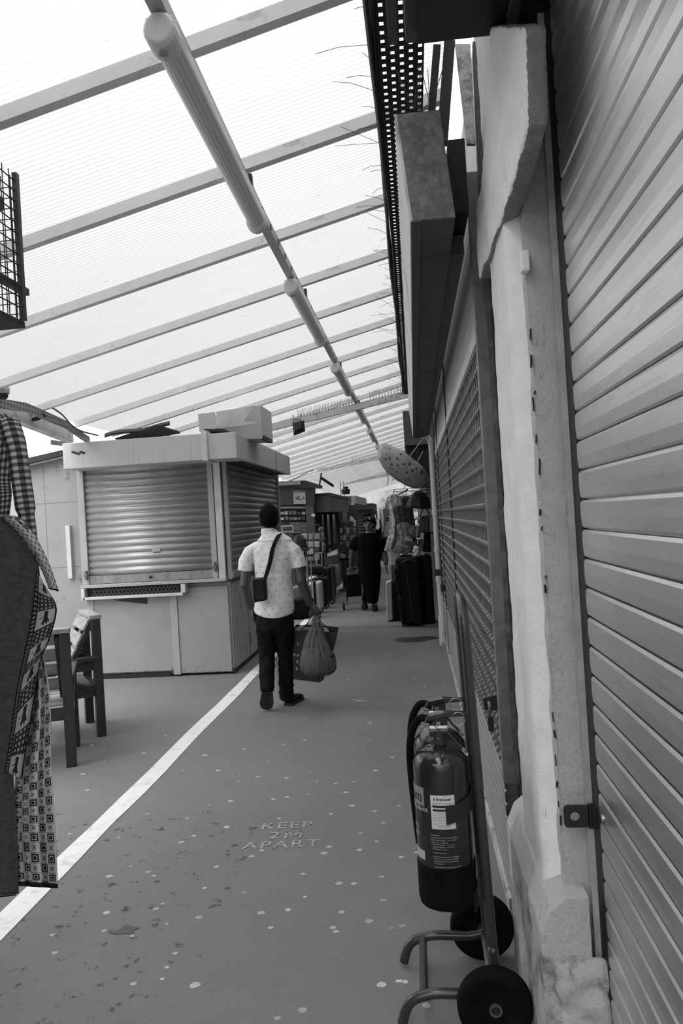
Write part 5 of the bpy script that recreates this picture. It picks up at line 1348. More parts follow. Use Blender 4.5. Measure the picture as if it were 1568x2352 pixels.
sheet([(70, 1490), (58, 1640), (36, 1790), (30, 1900), (38, 2034)], [(96, 1492), (114, 1600), (118, 1760), (126, 1900), (132, 2040)], YC + .06, 2.2, .022, 'skirt', PRINT, dr, nu=40, nv=80, ph=2.)
sheet([(-90, 1900), (-85, 1980), (-80, 2070)], [(48, 1880), (38, 1980), (36, 2056)], YC + .04, 1.6, .02, 'front_hem', PRINT, dr, nu=24, nv=40)
ps = thing('plaid_shirt', 'checked long-sleeved shirt hanging above the kaftan at the left edge', 'shirt', P(10, 960, y=YC + .14))
sheet([(-70, 960), (-75, 1050), (-70, 1130), (-60, 1215)], [(12, 950), (34, 985), (24, 1095), (26, 1140), (16, 1215)], YC + .15, 1.2, .014, 'shirt_body', PLAID, ps, ph=1.)
mb = MB().loft(smooth_path([P(20, 968, y=YC + .14), P(38, 1030, y=YC + .13), P(50, 1110, y=YC + .13), P(60, 1180, y=YC + .13), P(68, 1248, y=YC + .13)], 6), [(.034, .045)] * 6 + [(.032, .04)] * 12 + [(.027, .03)] * 7, n=18)
mb.uv = {i: (((i % 18) / 18.) * .6, (i // 18) / 25. * .9) for i in range(len(mb.v))}; mb.build('sleeve', PLAID, ps, smooth=True)
# rack the clothes hang from, and the mesh display cage above
rk = thing('clothes_rack', 'dark clothes rack post and arms standing just outside the left edge', 'rack', (-2.3, 2.6, 0))
MB().box(-2.33, -2.27, 2.55, 2.61, 0, 3.15).build('post', M('steel_black', .012, .6), rk)
for z in (1.80, 2.12): MB().cyl((-2.3, 2.58, z), (-1.45, YC + .05, z), .012).build('hanging_arm', M('steel_black', .012, .6), rk)
MB().box(-2.8, -1.8, 2.3, 2.9, 0, .06).build('foot', M('steel_black', .012, .6), rk)
MG = M('mesh_wire', .03, .5, .3); MF = M('cage_frame', .05, .55, .2)
cg = thing('mesh_cage', 'dark wire mesh display cage with angle frame high at the left edge', 'cage', (-1.7, 2.9, 2.6))
y0 = 3.0; tp, bt = P(38, 400, y=y0), P(45, 738, y=y0); xq = tp.x
MB().box(xq - .012, xq + .008, y0 - .02, y0 + .004, bt.z, tp.z).build('corner_angle', MF, cg)
mb = MB(); z = bt.z + .05
while z < tp.z - .02:
    mb.cyl((xq - .006, y0 - .01, z), (xq - .006, 2.0, z), .0028, n=6); mb.cyl((xq - .006, y0 + .0, z - .02), (-2.28, y0 + .0, z - .02), .0022, n=6); z += .0435
for k in range(16): mb.cyl((xq - .006, y0 - .055 - k * .05, bt.z), (xq - .006, y0 - .055 - k * .05, tp.z), .0022, n=6)
for k in range(10): mb.cyl((xq - .03 - k * .04, y0, bt.z), (xq - .03 - k * .04, y0, tp.z), .0022, n=6)
mb.build('wire_mesh', MG, cg)
MB().box(-2.3, xq, 2.0, y0, bt.z - .03, bt.z - .005).build('shelf_board', M('board_dark', .02, .7), cg)
MB().box(-2.3, xq - .03, y0 - .10, y0 - .06, tp.z - .17, tp.z - .12).build('inner_rail', MF, cg)
e = P(60, 672, y=3.12); tag(MB().box(e.x - .014, e.x + .014, 1.6, 3.12, e.z - .014, e.z + .014).build('square_bar', MF), 'dark square metal bar poking past the mesh cage', 'bar')
# ================================================================== STALLS BEYOND THE KIOSK, LEFT
SGN = M('sign_purple', .028, .5, var=.15); FRM = M('stall_frame', .055, .5, var=.2); GLASS = M('shop_dark', .010, .15, var=.3)
YS = 15.6
def s_(px, py, y=YS): return P(px, py, y=y)
def quad_prism(pts, y, d, name, mat, parent, bevel=0.):
    return MB().prism([P(*q_, y=y) for q_ in pts], (0, d, 0)).build(name, mat, parent, bevel=bevel)
xc = s_(722, 1200).x
st2 = thing('market_stall', 'dark open market stall with a purple sign board and poster, behind the kiosk', 'stall', (xc - 1.2, YS + 2, 0))
MB().box(xc - 2.6, xc, YS + .05, YS + 5.2, 0, 2.2).build('stall_body', M('stall_in', .02, .8), st2)
quad_prism([(590, 1118), (722, 1120), (722, 1160), (590, 1160)], YS - .08, .13, 'sign_board', SGN, st2)
quad_prism([(580, 1108), (700, 1103), (736, 1114), (736, 1121), (580, 1117)], YS - .16, .3, 'canopy_edge', M('canopy_dark', .03, .7), st2)
quad_prism([(580, 1108), (690, 1104), (690, 1113), (580, 1118)], YS - .20, .03, 'rolled_awning', M('awning_roll', .22, .7, var=.3, vs=12), st2)
quad_prism([(626, 1163), (712, 1163), (712, 1168), (626, 1168)], YS - .05, .06, 'shutter_rail', M('rail_mid', .16, .5), st2)
MB().box(xc - .16, xc + .005, YS - .06, YS + .06, 0, 2.15).build('corner_post', FRM, st2)
quad_prism([(640, 1169), (700, 1169), (700, 1196), (640, 1196)], YS + .01, .04, 'window', GLASS, st2)
quad_prism([(664, 1199), (706, 1199), (706, 1224), (664, 1224)], YS + .0, .05, 'hatch', M('hatch_grey', .06, .5, var=.4, vs=20, stretch=(1, 1, 6)), st2)
mb = MB()
for k in range(10): mb.bar(s_(668, 1201 + k * 2.4, YS - .01), s_(704, 1201 + k * 2.4, YS - .01), .03, .008, (0, 1, 0))
mb.build('hatch_slats', M('hatch_slat', .10, .5), st2)
quad_prism([(715, 1180), (723, 1180), (723, 1186), (715, 1186)], YS - .07, .01, 'notice', LBL, st2)
po = thing('poster', 'pale poster headed SOLD HERE on the purple sign board of the stall', 'poster', s_(687, 1158, YS - .1))
quad_prism([(673, 1127), (701, 1126), (702, 1157), (674, 1158)], YS - .10, .012, 'sheet', M('poster_pale', .33, .6, var=.2, vs=14), po)
e = s_(687.5, 1129, YS - .104); text_mb('SOLD HERE', .044, .0015).move(frame_mat(e, (1, 0, -.0), (0, 0, 1))).build('heading', INK, po)
mb = MB(); e = s_(688, 1144, YS - .100); mb.ball(e, (.095, .004, .045), 16, 8); mb.build('picture', M('poster_pic', .10, .6, var=.7, vs=22), po)
mb = MB(); mb.ball(e + V((.03, -.002, .01)), (.03, .004, .03), 12, 8); mb.build('picture_spot', M('poster_pic2', .5, .6, var=.5, vs=30), po)
# walkway side of this stall: fascia slanting with the walk, doorway and glass
MB().box(xc + .0, xc + .32, YS + .2, YS + 4.8, 1.80, 2.12).build('side_fascia', M('side_fascia', .07, .5, var=.3, vs=3), st2)
MB().box(xc, xc + .33, YS + .2, YS + 4.8, 2.12, 2.19).build('fascia_top', M('canopy_dark', .03, .7), st2)
for yy in (YS + 1.6, YS + 2.2): MB().box(xc + .319, xc + .325, yy, yy + .05, 1.82, 2.1).build('fascia_streak', M('streak', .22, .5), st2)
for yy in (YS + .9, YS + 1.8, YS + 3.0, YS + 4.6): MB().box(xc - .02, xc + .05, yy, yy + .08, 0, 1.8).build('door_post', FRM, st2)
for k, yy in enumerate((YS + 1.0, YS + 1.95, YS + 3.2)): MB().box(xc - .03, xc + .01, yy, yy + .75, .3, 1.75).build('door_glass', GLASS, st2)
tag(MB().bar(P(733, 1116, y=YS + .2), P(738, 1086, y=YS + .2), .03, .03).bar(P(738, 1098, y=YS + .2), P(765, 1116, y=YS + .8), .03, .05).build('bracket_arm', BLK), 'black bracket standing on the roof corner of the dark stall', 'bracket')
# goods in the front window of the stall
rnd = random.Random(9)
PK = [M(f'packet_{k}', g, .35, var=.5, vs=16 + 3 * k) for k, g in enumerate((.10, .20, .30, .045, .42))]
mb_n = 0
for r, (py, hh) in enumerate(((1182, 9), (1194, 8))):
    for k in range(6):
        px = 644 + k * 9.6 + rnd.uniform(-1, 1); h_ = hh * rnd.uniform(.6, 1)
        o = MB().prism([s_(px, py, YS - .05), s_(px + 8, py, YS - .05), s_(px + 8, py - h_, YS - .05), s_(px, py - h_, YS - .05)], (0, .06, 0)).build('boxed_toy', rnd.choice(PK), bevel=.004)
        tag(o, f'small boxed item in the dark stall window, {"upper" if r == 0 else "lower"} row', 'box', f'boxed items on the {"upper" if r == 0 else "lower"} window shelf')
quad = [(645, 1207), (672, 1206), (674, 1222), (647, 1223)]
pf = thing('picture_frame', 'pale framed dark picture below the stall window, right of the man', 'picture', s_(660, 1222, YS - .5))
quad_prism(quad, YS - .5, .02, 'frame', M('frame_pale', .36, .5), pf)
quad_prism([(648, 1210), (670, 1209), (671, 1219), (649, 1220)], YS - .506, .01, 'print', M('print_dark', .03, .4, var=.6, vs=20), pf)
for px in (650, 668):
    a = P(px, 1221, y=YS - .48); MB().box(a.x - .015, a.x + .015, YS - .49, YS - .46, 0, a.z + .02).build('easel_leg', M('stall_frame', .055), pf)
# third and fourth stalls
YT3 = 21.5; x3 = P(795, 1150, y=YT3).x
s3 = thing('market_stall', 'market stall with a pale boxed fascia beyond the stall with the poster', 'stall', (x3 - 1, YT3 + 2, 0))
MB().box(x3 - 2.4, x3 - .0, YT3, YT3 + 4, 0, 2.05).build('stall_body', M('stall_in', .02, .8), s3)
mb = MB(); a_, b_, c_, d_ = [P(*q_, y=YT3 - .1) for q_ in ((789, 1140), (806, 1139), (807, 1157), (790, 1158))]
mb.prism([a_, b_, c_, d_], (0, .2, 0)).build('front_fascia', M('fascia_mid', .10, .5), s3)
zt_, zb2 = b_.z, c_.z
MB().prism([V((b_.x, YT3 - .1, zb2)), V((b_.x, YT3 - .1, zt_)), V((b_.x + .05, YT3 + 4, zt_)), V((b_.x + .05, YT3 + 4, zb2))], (.12, 0, 0)).build('side_fascia', M('fascia_pale', .36, .5, var=.15), s3)
MB().box(x3 - .12, x3, YT3 - .08, YT3 + .04, 0, 1.9).build('corner_post', M('post_mid', .12, .5), s3)
YT4 = 27.5; 
s4 = thing('market_kiosk', 'small black shuttered kiosk behind the rack of hanging packets', 'kiosk', P(838, 1260, y=YT4))
p0, p1 = P(818, 1172, y=YT4), P(851, 1172, y=YT4)
MB().box(p0.x - 1, p1.x, YT4, YT4 + 3, 0, p0.z).build('kiosk_body', M('kiosk_black', .012, .6), s4)
MB().box(p0.x - 1.05, p1.x + .08, YT4 - .1, YT4 + 3, p0.z, p0.z + .22).build('roof_slab', M('kiosk_black2', .02, .6), s4)
slats((p0.x - .2, YT4 - .0, 0), (p1.x, YT4 - .0, 0), .25, p0.z - .1, (0, -1, 0), s4, 'shutter', .11, .03, M('shutter_black', .02, .4, .3))
tag(MB().lathe([(.0, 0), (.1, .0), (.12, .12), (.07, .14), (.07, .2)], P(794, 1135, y=YS + 4.4), 14).build('roof_lamp', BLK), 'small black lamp on the roof between the two far stalls', 'lamp')
tag(MB().bar(P(783, 1142, y=21.6), P(781, 1105, y=21.4), .03, .03).build('white_upright', WH), 'thin white upright above the far stall roof, left of the pair', 'post', 'white uprights on the far stall')
tag(MB().bar(P(791, 1142, y=21.6), P(788, 1105, y=21.4), .03, .03).build('white_upright', WH), 'thin white upright above the far stall roof, right of the pair', 'post', 'white uprights on the far stall')
tag(MB().tube(smooth_path([P(x_, y_, y=YS + .1) for x_, y_ in ((636, 1107), (660, 1106), (685, 1096), (702, 1086), (720, 1079))], 5), .008, 5).build('hanging_cable', BLK), 'thin dark cable looping above the stall roof behind the kiosk', 'cable')

# ---- luggage on the left of the line
WHL = M('luggage_wheel', .012, .4)
def suitcase(lab, quad, y, d, mat, ribs=None, handle=None, wheels=True, band=None, grp='suitcases beside the white line'):
    """hard suitcase: quad = outline of the face towards the camera"""
    pts = [P(*q_, y=y) for q_ in quad]; zmin = min(q_.z for q_ in pts)
    o = thing('suitcase', lab, 'suitcase', (sum(q_.x for q_ in pts) / 4, y + d / 2, 0), grp)
    MB().prism(pts, (0, d, 0)).build('shell', mat, o, bevel=min(.05, (pts[1] - pts[0]).length * .22), seg=4)
    tl, tr, br, bl = pts
    if band:
        a, b = tl.lerp(tr, .40), tl.lerp(tr, .60); c_, e_ = bl.lerp(br, .40), bl.lerp(br, .60); q_ = V((0, -.012, 0)); up = V((0, 0, .008))
        MB().prism([a + q_ + up, b + q_ + up, e_ + q_ - up, c_ + q_ - up], (0, d + .024, 0)).build('zip_band', band, o, bevel=.004)
    if ribs:
        for k in range(5):
            f = .14 + .72 * k / 4; a, c_ = tr.lerp(br, f), tl.lerp(bl, f)
            MB().box(tr.x + (br.x - tr.x) * f - .006, tr.x + (br.x - tr.x) * f + .008, y + d * .12, y + d * .88, a.z - .012, a.z + .012).build('rib', ribs, o, bevel=.004)
    m_ = tl.lerp(tr, .5)
    MB().tube(smooth_path([m_ + V((0, d * .35, -.01)), m_ + V((0, d * .38, .035)), m_ + V((0, d * .62, .035)), m_ + V((0, d * .65, -.01))], 4), .011, 8).build('grip', WHL, o)
    if handle:
        t_ = P(*handle, y=y + .05); w = .10
        mb = MB()
        for e in (-w / 2, w / 2): mb.cyl((t_.x + e, y + .06, m_.z - .05), (t_.x + e, y + .06, t_.z), .009, n=8)
        mb.bar((t_.x - w / 2 - .015, y + .06, t_.z), (t_.x + w / 2 + .015, y + .06, t_.z), .03, .028); mb.build('pull_handle', M('handle_alu', .40, .3, .7), o)
    if wheels:
        for sx, yy in ((bl, .14), (br, .14), (bl, .86), (br, .86)):
            x = sx.x + (.02 if sx is bl else -.02); zz = min(.03, max(zmin, .022))
            MB().lathe([(.02, -.012), (.026, -.008), (.026, .008), (.02, .012)], (x, y + d * yy, .026), 12, (1, 0, 0)).build('wheel', WHL, o)
    return o
LWH = M('luggage_white', .52, .35, var=.05); LBK = M('luggage_black', .006, .75, var=.3, spec=.18); LGR = M('luggage_grey', .16, .35, .2, var=.1); LDK = M('luggage_dark', .010, .4, var=.3, spec=.3)
suitcase('white hard suitcase with a broad black zip band, beside the white line', [(708, 1338), (734, 1336), (738, 1402), (712, 1406)], 13.35, .42, LWH, band=LBK, handle=None)
suitcase('pale grey ribbed suitcase on the black holdall right behind the man', [(668, 1348), (708, 1343), (711, 1374), (670, 1382)], 12.85, .36, LGR, ribs=LWH, wheels=False)
suitcase('black suitcase just behind the white one with the zip band', [(726, 1326), (748, 1328), (751, 1393), (730, 1396)], 13.95, .5, LBK)
suitcase('dark rounded suitcase with long silver pull handle, among the luggage', [(735, 1303), (758, 1302), (764, 1380), (742, 1384)], 14.6, .55, LDK, handle=(732, 1270))
suitcase('tall black suitcase nearest to the brown carton', [(752, 1304), (762, 1306), (767, 1372), (757, 1376)], 15.1, .5, LBK)
suitcase('white ribbed suitcase standing behind the striped bundle', [(712, 1316), (729, 1314), (732, 1338), (714, 1340)], 14.35, .3, LWH, ribs=LGR, wheels=False)
hb_ = thing('holdall', 'large black holdall on the floor right behind the walking man', 'bag', P(690, 1422, z=0))
MB().prism([P(*q_, y=12.7) for q_ in ((660, 1378), (708, 1371), (712, 1418), (664, 1424))], (0, .45, 0)).build('bag_body', LBK, hb_, bevel=.05, seg=4)
MB().tube(smooth_path([P(705, 1378, y=12.75), P(716, 1374, y=12.72), P(718, 1382, y=12.72), P(708, 1388, y=12.75)], 5), .012, 8).build('bag_handle', LBK, hb_)
hd2 = thing('duffel_bag', 'dark rolled duffel bag lying on top of the luggage', 'bag', P(718, 1318, y=14.2))
a, b = P(700, 1310, y=14.0), P(733, 1308, y=14.5); MB().loft([a, a.lerp(b, .05), a.lerp(b, .95), b], [.07, .105, .105, .07], n=18).build('roll', M('duffel', .03, .4), hd2, smooth=True)
MB().tube(smooth_path([a.lerp(b, .3) + V((0, -.04, .09)), a.lerp(b, .4) + V((0, -.05, .16)), a.lerp(b, .6) + V((0, -.05, .16)), a.lerp(b, .7) + V((0, -.04, .09))], 4), .01, 6).build('strap', LBK, hd2)
t = NT('stripes'); co = t.coord(); q = t.sep(co)
w_n = t.math('ADD', t.math('MULTIPLY', q[2], 90.), t.math('MULTIPLY', t.noise(co, 7, 2), 16.))
t.base(t.mix(t.math('GREATER_THAN', t.math('SINE', w_n), 0.), .02, .6)); STR = t.done(.8)
mb = MB(); e = P(712, 1332, y=13.55); mb.ball(e, (.13, .14, .085), 16, 10); mb.ball(e + V((-.08, 0, .03)), (.08, .1, .07), 12, 8); mb = mb.fused(.014, 3); mb.wrinkle(.02, 14, 14, 14)
tag(mb.build('striped_bundle', STR, smooth=True), 'bundle of black and white striped cloth lying on the suitcases', 'cloth')
for (px, top, bot, lab) in ((698, 1262, 1345, 'tall thin silver luggage handle nearest to the man'), (706, 1276, 1342, 'shorter thin luggage handle standing behind the nearest one')):
    a, b = P(px, bot, y=13.2), P(px - 2, top, y=13.2); o = thing('luggage_handle', lab, 'handle', a)
    MB().cyl(a, b, .010, n=8).cyl(a + V((.07, .02, 0)), b + V((.07, .02, -.01)), .010, n=8).build('rods', M('handle_alu', .40, .3, .7), o)
    MB().bar(b + V((-.03, 0, 0)), b + V((.11, .02, 0)), .035, .04).build('grip', WHL, o, bevel=.008)
# cartons
CT = M('carton_brown', .15, .75, var=.15); 
c_ = thing('carton', 'brown cardboard carton standing on the floor by the luggage', 'box', P(762, 1345, z=0)); yq = 15.6
MB().prism([P(*q_, y=yq) for q_ in ((749, 1297), (777, 1295), (778, 1345), (752, 1348))], (0, .5, 0)).build('box', CT, c_)
MB().box(P(766, 1300, y=yq).x - .02, P(766, 1300, y=yq).x + .03, yq - .003, yq, P(766, 1306, y=yq).z, P(766, 1300, y=yq).z).build('stamp', M('stamp_dark', .05, .7), c_)
c_ = thing('carton', 'dark printed carton stacked on top of the brown one', 'box', P(762, 1296, y=yq))
MB().prism([P(*q_, y=yq) for q_ in ((748, 1279), (774, 1277), (776, 1294), (749, 1296.5))], (0, .5, 0)).build('box', M('carton_dark', .035, .6, var=.2), c_)
e = P(761, 1283, y=yq - .003); text_mb('BOOKS', .05, .001).move(frame_mat(e, (1, 0, 0), (0, 0, 1))).build('print', M('print_faint', .11, .6), c_) if False else None
mb = MB().prism([P(*q_, y=yq - .02) for q_ in ((750, 1272), (774, 1261), (775, 1272), (752, 1279))], (0, .2, 0)); tag(mb.build('film_sheet', M('film_pale', .45, .2, var=.5, vs=9)), 'shiny clear plastic wrapped pack on top of the dark carton', 'packet')
# display table with toys
tb = thing('display_table', 'dark display table with flat goods beyond the cartons', 'table', P(790, 1330, z=0))
yt = 17.0
MB().prism([P(*q_, y=yt) for q_ in ((742, 1254), (772, 1247), (812, 1262), (790, 1272))], (0, .03, 0)).build('table_top', M('table_dark', .03, .6), tb)
MB().box(P(776, 1262, y=yt).x, P(808, 1262, y=yt).x, yt, yt + 1.0, .72, .76).build('table_top', M('table_dark', .03, .6), tb)
MB().prism([P(*q_, y=yt) for q_ in ((776, 1270), (808, 1268), (810, 1326), (779, 1330))], (0, .9, 0)).build('table_skirt', M('skirt_dark', .022, .8), tb)
for k in range(12):
    px = 776 + rnd.uniform(0, 30); e = P(px, 1262 + rnd.uniform(-1, 4), y=yt + rnd.uniform(-.1, .6)); e.z = .80
    tag(MB().box(e.x - .05, e.x + .05, e.y - .04, e.y + .04, .762, .762 + rnd.uniform(.04, .12)).build('small_packet', rnd.choice(PK[1:]), bevel=.01), 'small pale packet among the goods piled on the dark display table', 'packet', 'packets on the display table')
# racks of hanging packets
def rack(name, lab, x0, x1, rows, y, grp, plab, pole):
    o = thing(name, lab, 'rack', P((x0 + x1) / 2, rows[-1] + 25, y=y))
    mb = MB(); 
    for px in (x0, x1): mb.cyl(P(px, rows[0] - 8, y=y + .05), V((P(px, rows[0], y=y).x, y + .05, .0)), .012, n=6)
    for py in rows: mb.cyl(P(x0, py, y=y + .05), P(x1, py, y=y + .05), .008, n=6)
    mb.build('wire_frame', M('rack_wire', .03, .5), o)
    for r, py in enumerate(rows):
        n = pole
        for k in range(n):
            w = (x1 - x0) / n; px = x0 + w * (k + .5); hh = (rows[1] - rows[0]) * .82 if len(rows) > 1 else 14
            a_, b_, c2_, d2_ = [P(*q_, y=y) for q_ in ((px - w * .43, py + 1), (px + w * .43, py + 1), (px + w * .40 + rnd.uniform(-.5, .5), py + hh), (px - w * .40, py + hh + rnd.uniform(-.6, .6)))]
            ob = MB().prism([a_, b_, c2_, d2_], (0, .035, 0)).build('hanging_packet', rnd.choice(PK[1:]), bevel=.012, seg=2)
            tag(ob, plab.format(('top', 'second', 'third', 'fourth', 'fifth')[r]), 'packet', grp)
rack('packet_rack', 'wire rack of small clear toy packets in front of the dark stall', 692, 735, [1224, 1242, 1258, 1272], 14.9, 'packets on the nearer wire rack', 'small clear toy packet on the {} row of the nearer rack', 3)
rack('packet_stand', 'stand of hanging clear packets between stall and the person in black', 779, 818, [1197, 1212, 1229, 1244], 18.0, 'packets on the farther stand', 'small pale packet on the {} row of the farther stand', 5)
tag(MB().prism([P(*q_, y=18.0) for q_ in ((802, 1196), (804, 1185), (811, 1190), (818, 1200))], (0, .05, 0)).build('white_bag', LBL, bevel=.01), 'crumpled white bag on top of the farther packet stand', 'bag')
# dolls hanging at the corner of the nearer rack
mb = MB(); e = P(737, 1216, y=15.3); mb.ball(e, .06, 12, 8); mb.ball(e + V((.01, 0, -.16)), (.06, .05, .13), 12, 8); mb.ball(e + V((.03, 0, -.36)), (.05, .05, .12), 12, 8)
mb.cyl(e, V((e.x, 15.0, e.z + .1)), .012, n=6); mb.cyl(V((e.x, 15.0, e.z + .1)), V((e.x - .12, 14.93, e.z + .1)), .012, n=6)
tag(mb.fused(.012, 2).build('hanging_toy', M('toy_mixed', .12, .5, var=.8, vs=16), smooth=True), 'hanging toy with a pale round head at the end of the nearer rack', 'toy')
# clothes on the man's right: jackets behind his shoulder
mb = MB(); mb.loft([P(684, 1228, y=13.9), P(688, 1240, y=13.9), P(692, 1275, y=13.9), P(697, 1310, y=13.9)], [(.05, .1), (.12, .14), (.13, .14), (.10, .12)], n=14)
tag(mb.fused(.015, 2).wrinkle(.02, 12, 12, 5).build('jacket', M('jacket_dark', .02, .8, var=.6, vs=12), smooth=True), 'dark jacket hanging beside the luggage, just right of the man in the dotted shirt', 'jacket')

# ================================================================== RIGHT SIDE BEYOND THE DRAINPIPE
# next shop fascia and recess
nf = thing('fascia_box', 'plain grey end of the next shop fascia beyond the long one', 'fascia', (.1, 11, 2.9))
a, b, c_, d_ = [P(*q_, y=11.6) for q_ in ((924, 944), (952, 944), (952, 1022), (926, 1024))]
MB().box(a.x, .5, 11.6, 17, c_.z, a.z).build('boxing', M('fascia_next', .085, .6), nf)
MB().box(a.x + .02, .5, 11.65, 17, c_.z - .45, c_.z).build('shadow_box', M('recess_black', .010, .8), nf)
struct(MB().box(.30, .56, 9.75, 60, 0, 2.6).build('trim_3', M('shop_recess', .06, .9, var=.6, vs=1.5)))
# suitcases right
suitcase('dark suitcase with pale front edge at the foot of the black luggage stack, right side', [(885, 1336), (924, 1334), (926, 1428), (888, 1428)], 11.95, .25, LBK, wheels=True, grp='luggage stacked by the drainpipe')
o = [q_ for q_ in COL.objects if q_.get('label', '').startswith('dark suitcase with pale front')][0]
MB().prism([P(*q_, y=11.94) for q_ in ((885, 1338), (899, 1333), (902, 1424), (888, 1428))], (0, .27, 0)).build('pale_shell', M('shell_pale', .40, .5), o, bevel=.02, seg=3)
big = suitcase('huge black fabric suitcase leaning at the front of the stack, right side', [(906, 1283), (962, 1278), (972, 1436), (921, 1437)], 11.3, .34, LBK, grp='luggage stacked by the drainpipe')
MB().prism([P(*q_, y=11.27) for q_ in ((904, 1306), (916, 1300), (922, 1360), (912, 1362))], (0, .3, 0)).build('front_pocket', LBK, big, bevel=.02, seg=3)
MB().prism([P(*q_, y=11.26) for q_ in ((912, 1374), (924, 1372), (930, 1425), (922, 1425))], (0, .3, 0)).build('front_pocket', LBK, big, bevel=.02, seg=3)
mb = MB(); mb.tube([P(929, 1292, y=11.285), P(940, 1360, y=11.285), P(948, 1420, y=11.285)], .006, 6); mb.build('zip_line', M('zip_shine', .05, .3), big)
MB().tube(smooth_path([P(921, 1294, y=11.28), P(928, 1288, y=11.27), P(944, 1286, y=11.27), P(954, 1290, y=11.28)], 5), .010, 6).build('top_grip', M('grip_grey', .05, .4), big)
suitcase('second huge black suitcase beside the drainpipe', [(951, 1276), (990, 1274), (1000, 1434), (965, 1434)], 11.5, .34, LBK, grp='luggage stacked by the drainpipe')
suitcase('flat black case lying under the papers on the stack', [(909, 1279), (950, 1274), (952, 1290), (911, 1296)], 11.65, .3, LDK, wheels=False, grp='luggage stacked by the drainpipe')
mb = MB().grid(lambda u, v: P(909 + 32 * u, 1281 - 16 * u * u - 6 * u + 4 * v, y=11.6 + .25 * v) + V((0, 0, .01 * math.sin(u * 5))), 10, 3)
tag(mb.build('curled_paper', LBL, thick=.003, smooth=True), 'curled white paper sheet on top of the black luggage stack', 'paper')
for k, (px, py, w_, lab) in enumerate(((955, 1270, .10, 'crumpled printed plastic bag on the luggage stack, left of the white one'), (975, 1269, .13, 'crumpled white plastic bag on the luggage stack against the drainpipe'))):
    mb = MB(); e = P(px, py, y=11.6)
    for j in range(5): mb.ball(e + V((rnd.uniform(-w_, w_) * .7, rnd.uniform(-.06, .06), rnd.uniform(-.03, .03))), (w_ * .5, .06, .05), 10, 7)
    tag(mb.fused(.014, 1).wrinkle(.025, 25, 25, 30).build('plastic_bag', M(f'crumple_{k}', .42, .4, var=.5, vs=14), smooth=False), lab, 'bag')
# hanging bags and clothes
HB = M('handbag_grey', .022, .5, var=.3); PT = M('handbag_print', .10, .6, var=.6, vs=40)
def handbag(lab, quad, y, mat, strap):
    o = thing('handbag', lab, 'bag', P(*quad[0], y=y), 'handbags hanging by the drainpipe')
    MB().prism([P(*q_, y=y) for q_ in quad], (0, .12, 0)).build('bag_body', mat, o, bevel=.03, seg=3)
    MB().tube(smooth_path([P(*quad[0], y=y + .05), P(*strap, y=y + .05), P(*quad[1], y=y + .05)], 6), .010, 6).build('strap', HB, o)
    MB().tube([P(*quad[0], y=y - .002).lerp(P(*quad[3], y=y - .002), .12), P(*quad[1], y=y - .002).lerp(P(*quad[2], y=y - .002), .12)], .004, 5).build('zip', M('zip_shine', .05, .3), o); return o
handbag('dark grey handbag hanging highest beside the drainpipe', [(963, 1187), (986, 1184), (987, 1224), (962, 1223)], 10.9, HB, (975, 1165))
handbag('patterned handbag hanging left of the dark grey one', [(945, 1207), (964, 1206), (966, 1236), (940, 1236)], 11.1, PT, (956, 1190))
handbag('pale flat clutch bag under the patterned handbag', [(932, 1230), (949, 1238), (948, 1243), (930, 1243)], 11.0, M('clutch_pale', .35, .5), (938, 1226))
handbag('printed purse under the pale clutch bag', [(929, 1244), (956, 1247), (955, 1254), (928, 1252)], 11.05, PT, (940, 1240))
tag(MB().prism([P(*q_, y=11.2) for q_ in ((974, 1222), (988, 1220), (990, 1268), (970, 1268))], (0, .15, 0)).bar(P(980, 1224, y=11.25), V((.33, 11.25, P(980, 1224, y=11.25).z)), .02, .02).build('dark_cloth', LBK, bevel=.03), 'black cloth hanging below the dark grey handbag', 'cloth')
tag(MB().prism([P(*q_, y=11.25) for q_ in ((958, 1238), (971, 1236), (971, 1266), (960, 1268))], (0, .08, 0)).build('patterned_cloth', M('cloth_zig', .18, .7, var=.8, vs=22, stretch=(1, 1, 4)), bevel=.02), 'zigzag patterned cloth hanging under the handbags', 'cloth')
# umbrellas
def umbrella(lab, c, axis, r, mat, y, depth=.25, closed=0.):
    o = thing('umbrella', lab, 'umbrella', c, None)
    ax = V(axis).normalized(); a = ax.orthogonal().normalized(); b = ax.cross(a); n = 8
    def fn(u, v):
        th = 2 * PI * u; k = abs(((u * n) % 1) - .5) * 2; rr = r * v * (1 - .07 * (1 - k) * v); return V(c) - ax * depth * (1 - v ** 2) * -1 + (a * math.cos(th) + b * math.sin(th)) * rr - ax * depth
    def fn2(u, v): 
        th = 2 * PI * u; k = abs(((u * n) % 1) - .5) * 2; rr = r * math.sin(v * PI / 2) * (1 - .06 * (1 - k) * v)
        return V(c) + ax * depth * math.cos(v * PI / 2) + (a * math.cos(th) + b * math.sin(th)) * rr
    MB().grid(fn2, 64, 10).build('canopy', mat, o, smooth=True, thick=.002)
    for k in range(n):
        u = k / n; MB().tube([fn2(u, v / 8) - ax * .004 for v in range(9)], .0035, 5).build('rib', M('rib_metal', .15, .4, .5), o)
    MB().cyl(V(c) + ax * (depth + .06), V(c) - ax * .45, .006, n=8).build('shaft', M('shaft_pale', .4, .3, .5), o)
    MB().tube(smooth_path([V(c) - ax * .45, V(c) - ax * .52, V(c) - ax * .54 + a * .04, V(c) - ax * .49 + a * .06], 5), .010, 8).build('hook_handle', LBK, o)
    return o
t = NT('clear_umbrella'); co = t.coord()
vo = t.n('ShaderNodeTexVoronoi'); t.l(co, vo.inputs[0]); vo.inputs['Scale'].default_value = 14
sp = t.math('LESS_THAN', vo.outputs['Distance'], .28)
